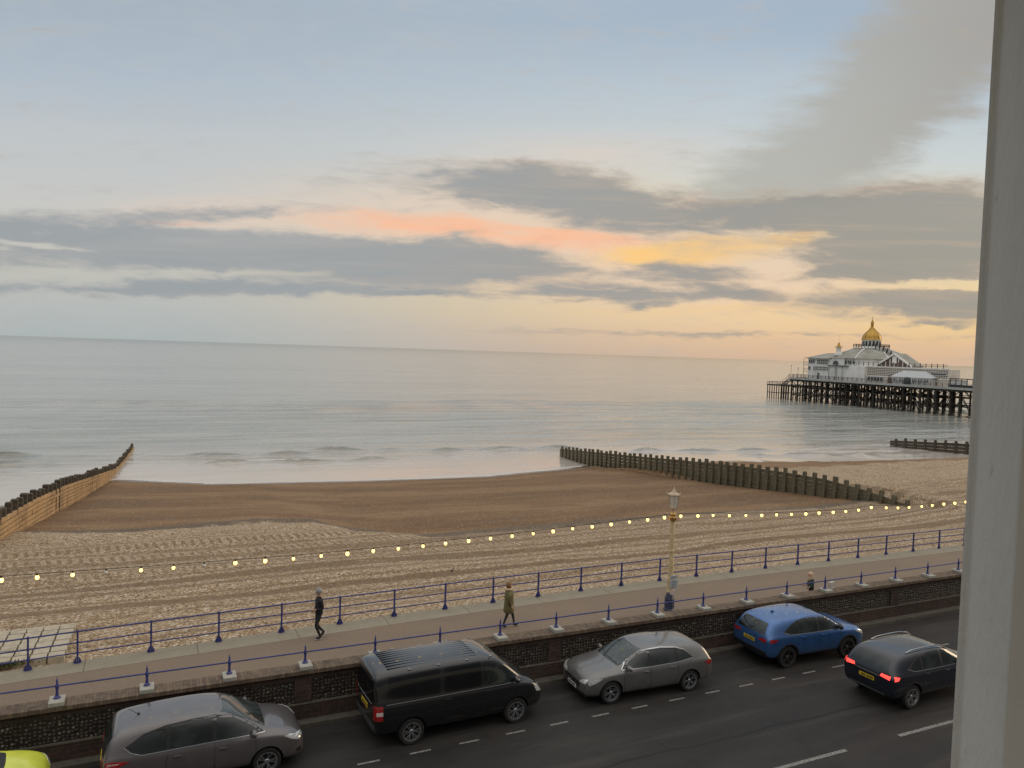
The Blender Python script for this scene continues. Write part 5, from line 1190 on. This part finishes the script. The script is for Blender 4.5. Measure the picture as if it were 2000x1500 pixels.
def person(pos, rz, h, pose, trousers, label):
    """x forward, y left; pose gives the joints for a 1.0 m tall figure"""
    root = empty('person', pos, rz, label=label, cat='person'); root.scale = (h, h, h)
    J = pose; V_ = []; E_ = []; Rr = []
    def add(p, r, par=None):
        V_.append(p); Rr.append(r)
        if par is not None: E_.append((par, len(V_) - 1))
        return len(V_) - 1
    pel = add(J['pelvis'], (.072, .058)); ab = add(J['belly'], (.066, .052), pel); ch = add(J['chest'], (.082, .06), ab); nk0 = add(J['collar'], .04, ch); nk = add(J['neck'], .028, nk0)
    hd = add(J['chin'], .036, nk); hd2 = add(J['head'], .052, hd); add(J['crown'], .036, hd2)
    for s in ('l', 'r'):
        sh_ = add(J['sh_' + s], .036, ch); el = add(J['el_' + s], .028, sh_); wr2 = add(J['wr_' + s], .017, el)
        hp = add(J['hip_' + s], .052, pel); kn = add(J['kn_' + s], .036, hp); an = add(J['an_' + s], .022, kn)
    def mm(c):
        if c.z > J['neck'][2] - .005: return 0
        for s in ('l', 'r'):
            if (c - Vector(J['wr_' + s])).length < .035: return 0
        return 1 if c.z > J['pelvis'][2] - .01 else 2
    skin_obj('body', V_, E_, Rr, [M['skin'], J['top'], trousers], root, 0, 2, mm)
    # face
    hx = Vector(J['head']); f = Vector((math.cos(J['look']), math.sin(J['look']), 0)); l = Vector((-f.y, f.x, 0))
    w = MB(); w.tube([hx + f * .05 + Vector((0, 0, .012)), hx + f * .068 + Vector((0, 0, -.012)), hx + f * .052 + Vector((0, 0, -.018))], [.006, .011, .006], 6)
    for s in (-1, 1): w.tube([hx + l * s * .052 + Vector((0, 0, -.02)), hx + l * s * .056 + Vector((0, 0, .015))], [.008, .011], 6)
    w.build('face', M['skin'], root, smooth='all')
    for s in ('l', 'r'):
        p = Vector(J['wr_' + s]); d = (p - Vector(J['el_' + s])).normalized(); sd_ = d.cross(Vector((0, 1, 0)))
        if sd_.length < .1: sd_ = Vector((1, 0, 0))
        sd_.normalize()
        w = MB(); w.tube([p, p + d * .02, p + d * .045], [.015, .021, .020], 8)
        for k, ln in enumerate((.034, .04, .037, .028)):
            o_ = sd_ * (-.0165 + k * .011); up_ = d.cross(sd_) * .012
            w.tube([p + d * .043 + o_, p + d * (.045 + ln * .5) + o_ + up_ * .4, p + d * (.045 + ln * .85) + o_ + up_ * 1.3], [.006, .0055, .004], 6)
        w.tube([p + d * .012 - sd_ * .018, p + d * .032 - sd_ * .034, p + d * .05 - sd_ * .034], [.007, .006, .0045], 6)
        w.build('hand', M['skin'], root, smooth='all')
        a = Vector(J['an_' + s]); t_ = J['toe_' + s]
        q = Vector((math.cos(t_), 0, math.sin(t_))); n_ = Vector((-q.z, 0, q.x))
        w = MB(); w.tube([a + Vector((0, 0, .01)), a - n_ * .012 - q * .012, a - n_ * .02 + q * .02, a - n_ * .024 + q * .06, a - n_ * .028 + q * .095], [.022, .026, .026, .023, .014], 8); shoe = w.build('shoe', J['shoe'], root, smooth='all')
        w = MB(); w.tube([a - n_ * .040 - q * .03, a - n_ * .042 + q * .1], [.018, .018], 8); so = w.build('sole', M['shoe_white'], shoe, smooth='all')
    return root
def pose(**kw):
    d = dict(pelvis=(0, 0, .52), belly=(0, 0, .60), chest=(0, 0, .72), collar=(0, 0, .80), neck=(0, 0, .845), chin=(.01, 0, .875), head=(.012, 0, .925), crown=(0, 0, .955),
        sh_l=(0, .11, .79), sh_r=(0, -.11, .79), el_l=(-.02, .13, .63), el_r=(-.02, -.13, .63), wr_l=(.04, .12, .49), wr_r=(.04, -.12, .49),
        hip_l=(0, .055, .49), hip_r=(0, -.055, .49), kn_l=(.05, .055, .28), kn_r=(-.03, -.055, .28), an_l=(.06, .055, .06), an_r=(-.12, -.055, .10), toe_l=0, toe_r=R(-35), look=0, top=M['black_cloth'], shoe=M['black_cloth'])
    d.update(kw); return d
# man walking left with hands held together in front
mp = person(W(5.12, 24.64, .706), TH + math.pi + R(8), 1.66, pose(el_l=(-.03, .135, .63), el_r=(-.03, -.135, .63), wr_l=(.105, .05, .60), wr_r=(.105, -.03, .585), chest=(.01, 0, .72), belly=(.015, 0, .6),
    kn_l=(.075, .05, .29), an_l=(-.02, .045, .058), toe_l=0, kn_r=(.03, -.045, .27), an_r=(-.11, -.045, .115), toe_r=R(-40)), M['black_cloth'], 'person in black hoodie and grey beanie walking left beside the promenade railing')
w = MB(); w.lathe([(.058, .905), (.066, .912), (.068, .94), (.060, .972), (.036, .995), (.006, 1.003)], 16, Matrix.Translation((.008, 0, .004))); w.build('beanie', M['grey_knit'], mp, smooth='all')
w = MB(); w.lathe([(.088, .50), (.094, .53), (.088, .60), (.097, .70), (.088, .78), (.045, .825)], 16, Matrix.Diagonal((.78, 1.05, 1, 1))); w.build('jacket', M['black_cloth'], mp, smooth='all')
# woman in a parka walking right
wp = person(W(11.35, 23.47, .70), TH - R(12), 1.58, pose(top=M['olive'], kn_l=(.10, .05, .28), an_l=(.145, .05, .055), toe_l=R(6), kn_r=(-.05, -.05, .28), an_r=(-.125, -.05, .075), toe_r=R(-18),
    el_l=(-.05, .14, .64), wr_l=(-.02, .12, .50), el_r=(-.03, -.145, .64), wr_r=(.03, -.13, .50)), M['dark_denim'], 'person in long olive parka with brown hair walking right along the promenade')
w = MB(); w.lathe([(.126, .335), (.135, .345), (.128, .44), (.120, .52), (.112, .62), (.112, .72), (.10, .79), (.05, .835)], 20, Matrix.Diagonal((.86, 1.08, 1, 1))); w.build('parka', M['olive'], wp, smooth='all')
w = MB(); w.lathe([(.060, .81), (.082, .825), (.086, .85), (.066, .865)], 16, Matrix.Translation((-.01, 0, 0))); w.build('fur_collar', M['fair_hair'], wp, smooth='all')
for s in (-1, 1):
    w = MB(); w.tube([(0, s * .10, .785), (-.03, s * .135, .70), (-.045, s * .145, .63), (.0, s * .14, .52)], [.038, .038, .034, .028], 10); w.build('sleeve', M['olive'], wp, smooth='all')
w = MB(); w.lathe([(.035, .855), (.058, .88), (.064, .93), (.055, .965), (.03, .988), (.004, .995)], 16, Matrix.Translation((-.014, 0, .004)) @ Matrix.Diagonal((1.0, .98, 1, 1))); w.build('hair', M['brown_hair'], wp, smooth='all')
# small figure with fair hair just behind the wall
cp = person(W(23.35, 21.45, .70), TH + R(160), 1.34, pose(top=M['green_coat'], chest=(.02, 0, .71), collar=(.04, 0, .79), neck=(.05, 0, .84), chin=(.065, 0, .87), head=(.07, 0, .92), crown=(.06, 0, .95), el_l=(.03, .14, .63), wr_l=(.13, .12, .58), el_r=(.03, -.14, .63), wr_r=(.13, -.12, .58)),
    M['dark_denim'], 'small person with long fair hair and dark green coat half hidden behind the road wall')
w = MB(); w.lathe([(.10, .50), (.105, .56), (.10, .68), (.085, .79), (.04, .825)], 16, Matrix.Translation((.015, 0, 0)) @ Matrix.Diagonal((.85, 1.1, 1, 1))); w.build('coat', M['green_coat'], cp, smooth='all')
w = MB(); w.lathe([(.075, .74), (.07, .80), (.062, .88), (.068, .93), (.058, .97), (.03, .99), (.004, .997)], 16, Matrix.Translation((.035, 0, .004))); w.build('hair', M['fair_hair'], cp, smooth='all')
w = MB(); w.box(-.13, .13, -.06, .06, 0, .26); w.tube([(-.08, 0, .25), (-.06, 0, .40), (.06, 0, .40), (.08, 0, .25)], .008, 6)
bg_ = w.build('bag', mat('pale cloth bag', (.50, .48, .42), .8, var=.2, scale=10), bevel=.02, label='pale cloth bag on the wall coping beside the fair haired figure', cat='bag'); bg_.location = W(23.85, 20.93, 1.482); bg_.rotation_euler = (0, 0, TH + .2)

# bird on the shingle
def bird(pos, rz, label):
    r = empty('bird', pos, rz, label=label, cat='bird'); r.scale = (.55, .55, .55)
    skin_obj('body', [(0, 0, .14), (.09, 0, .16), (.15, 0, .22), (.18, 0, .25), (.23, 0, .245), (-.10, 0, .13), (-.2, 0, .11)], [(0, 1), (1, 2), (2, 3), (3, 4), (0, 5), (5, 6)], [.065, .055, .03, .032, .008, .045, .014], M['black_cloth'], r)
    w = MB()
    for s in (-1, 1): w.tube([(.01, s * .025, .1), (.02, s * .03, .0), (.05, s * .03, .0)], .006, 5)
    w.build('leg', M['black_trim'], r); return r
bird(W(12.4, 31.6, beach_z(12.4, 31.6) + .02), 1.0, 'small dark bird standing on the shingle between the walkers')
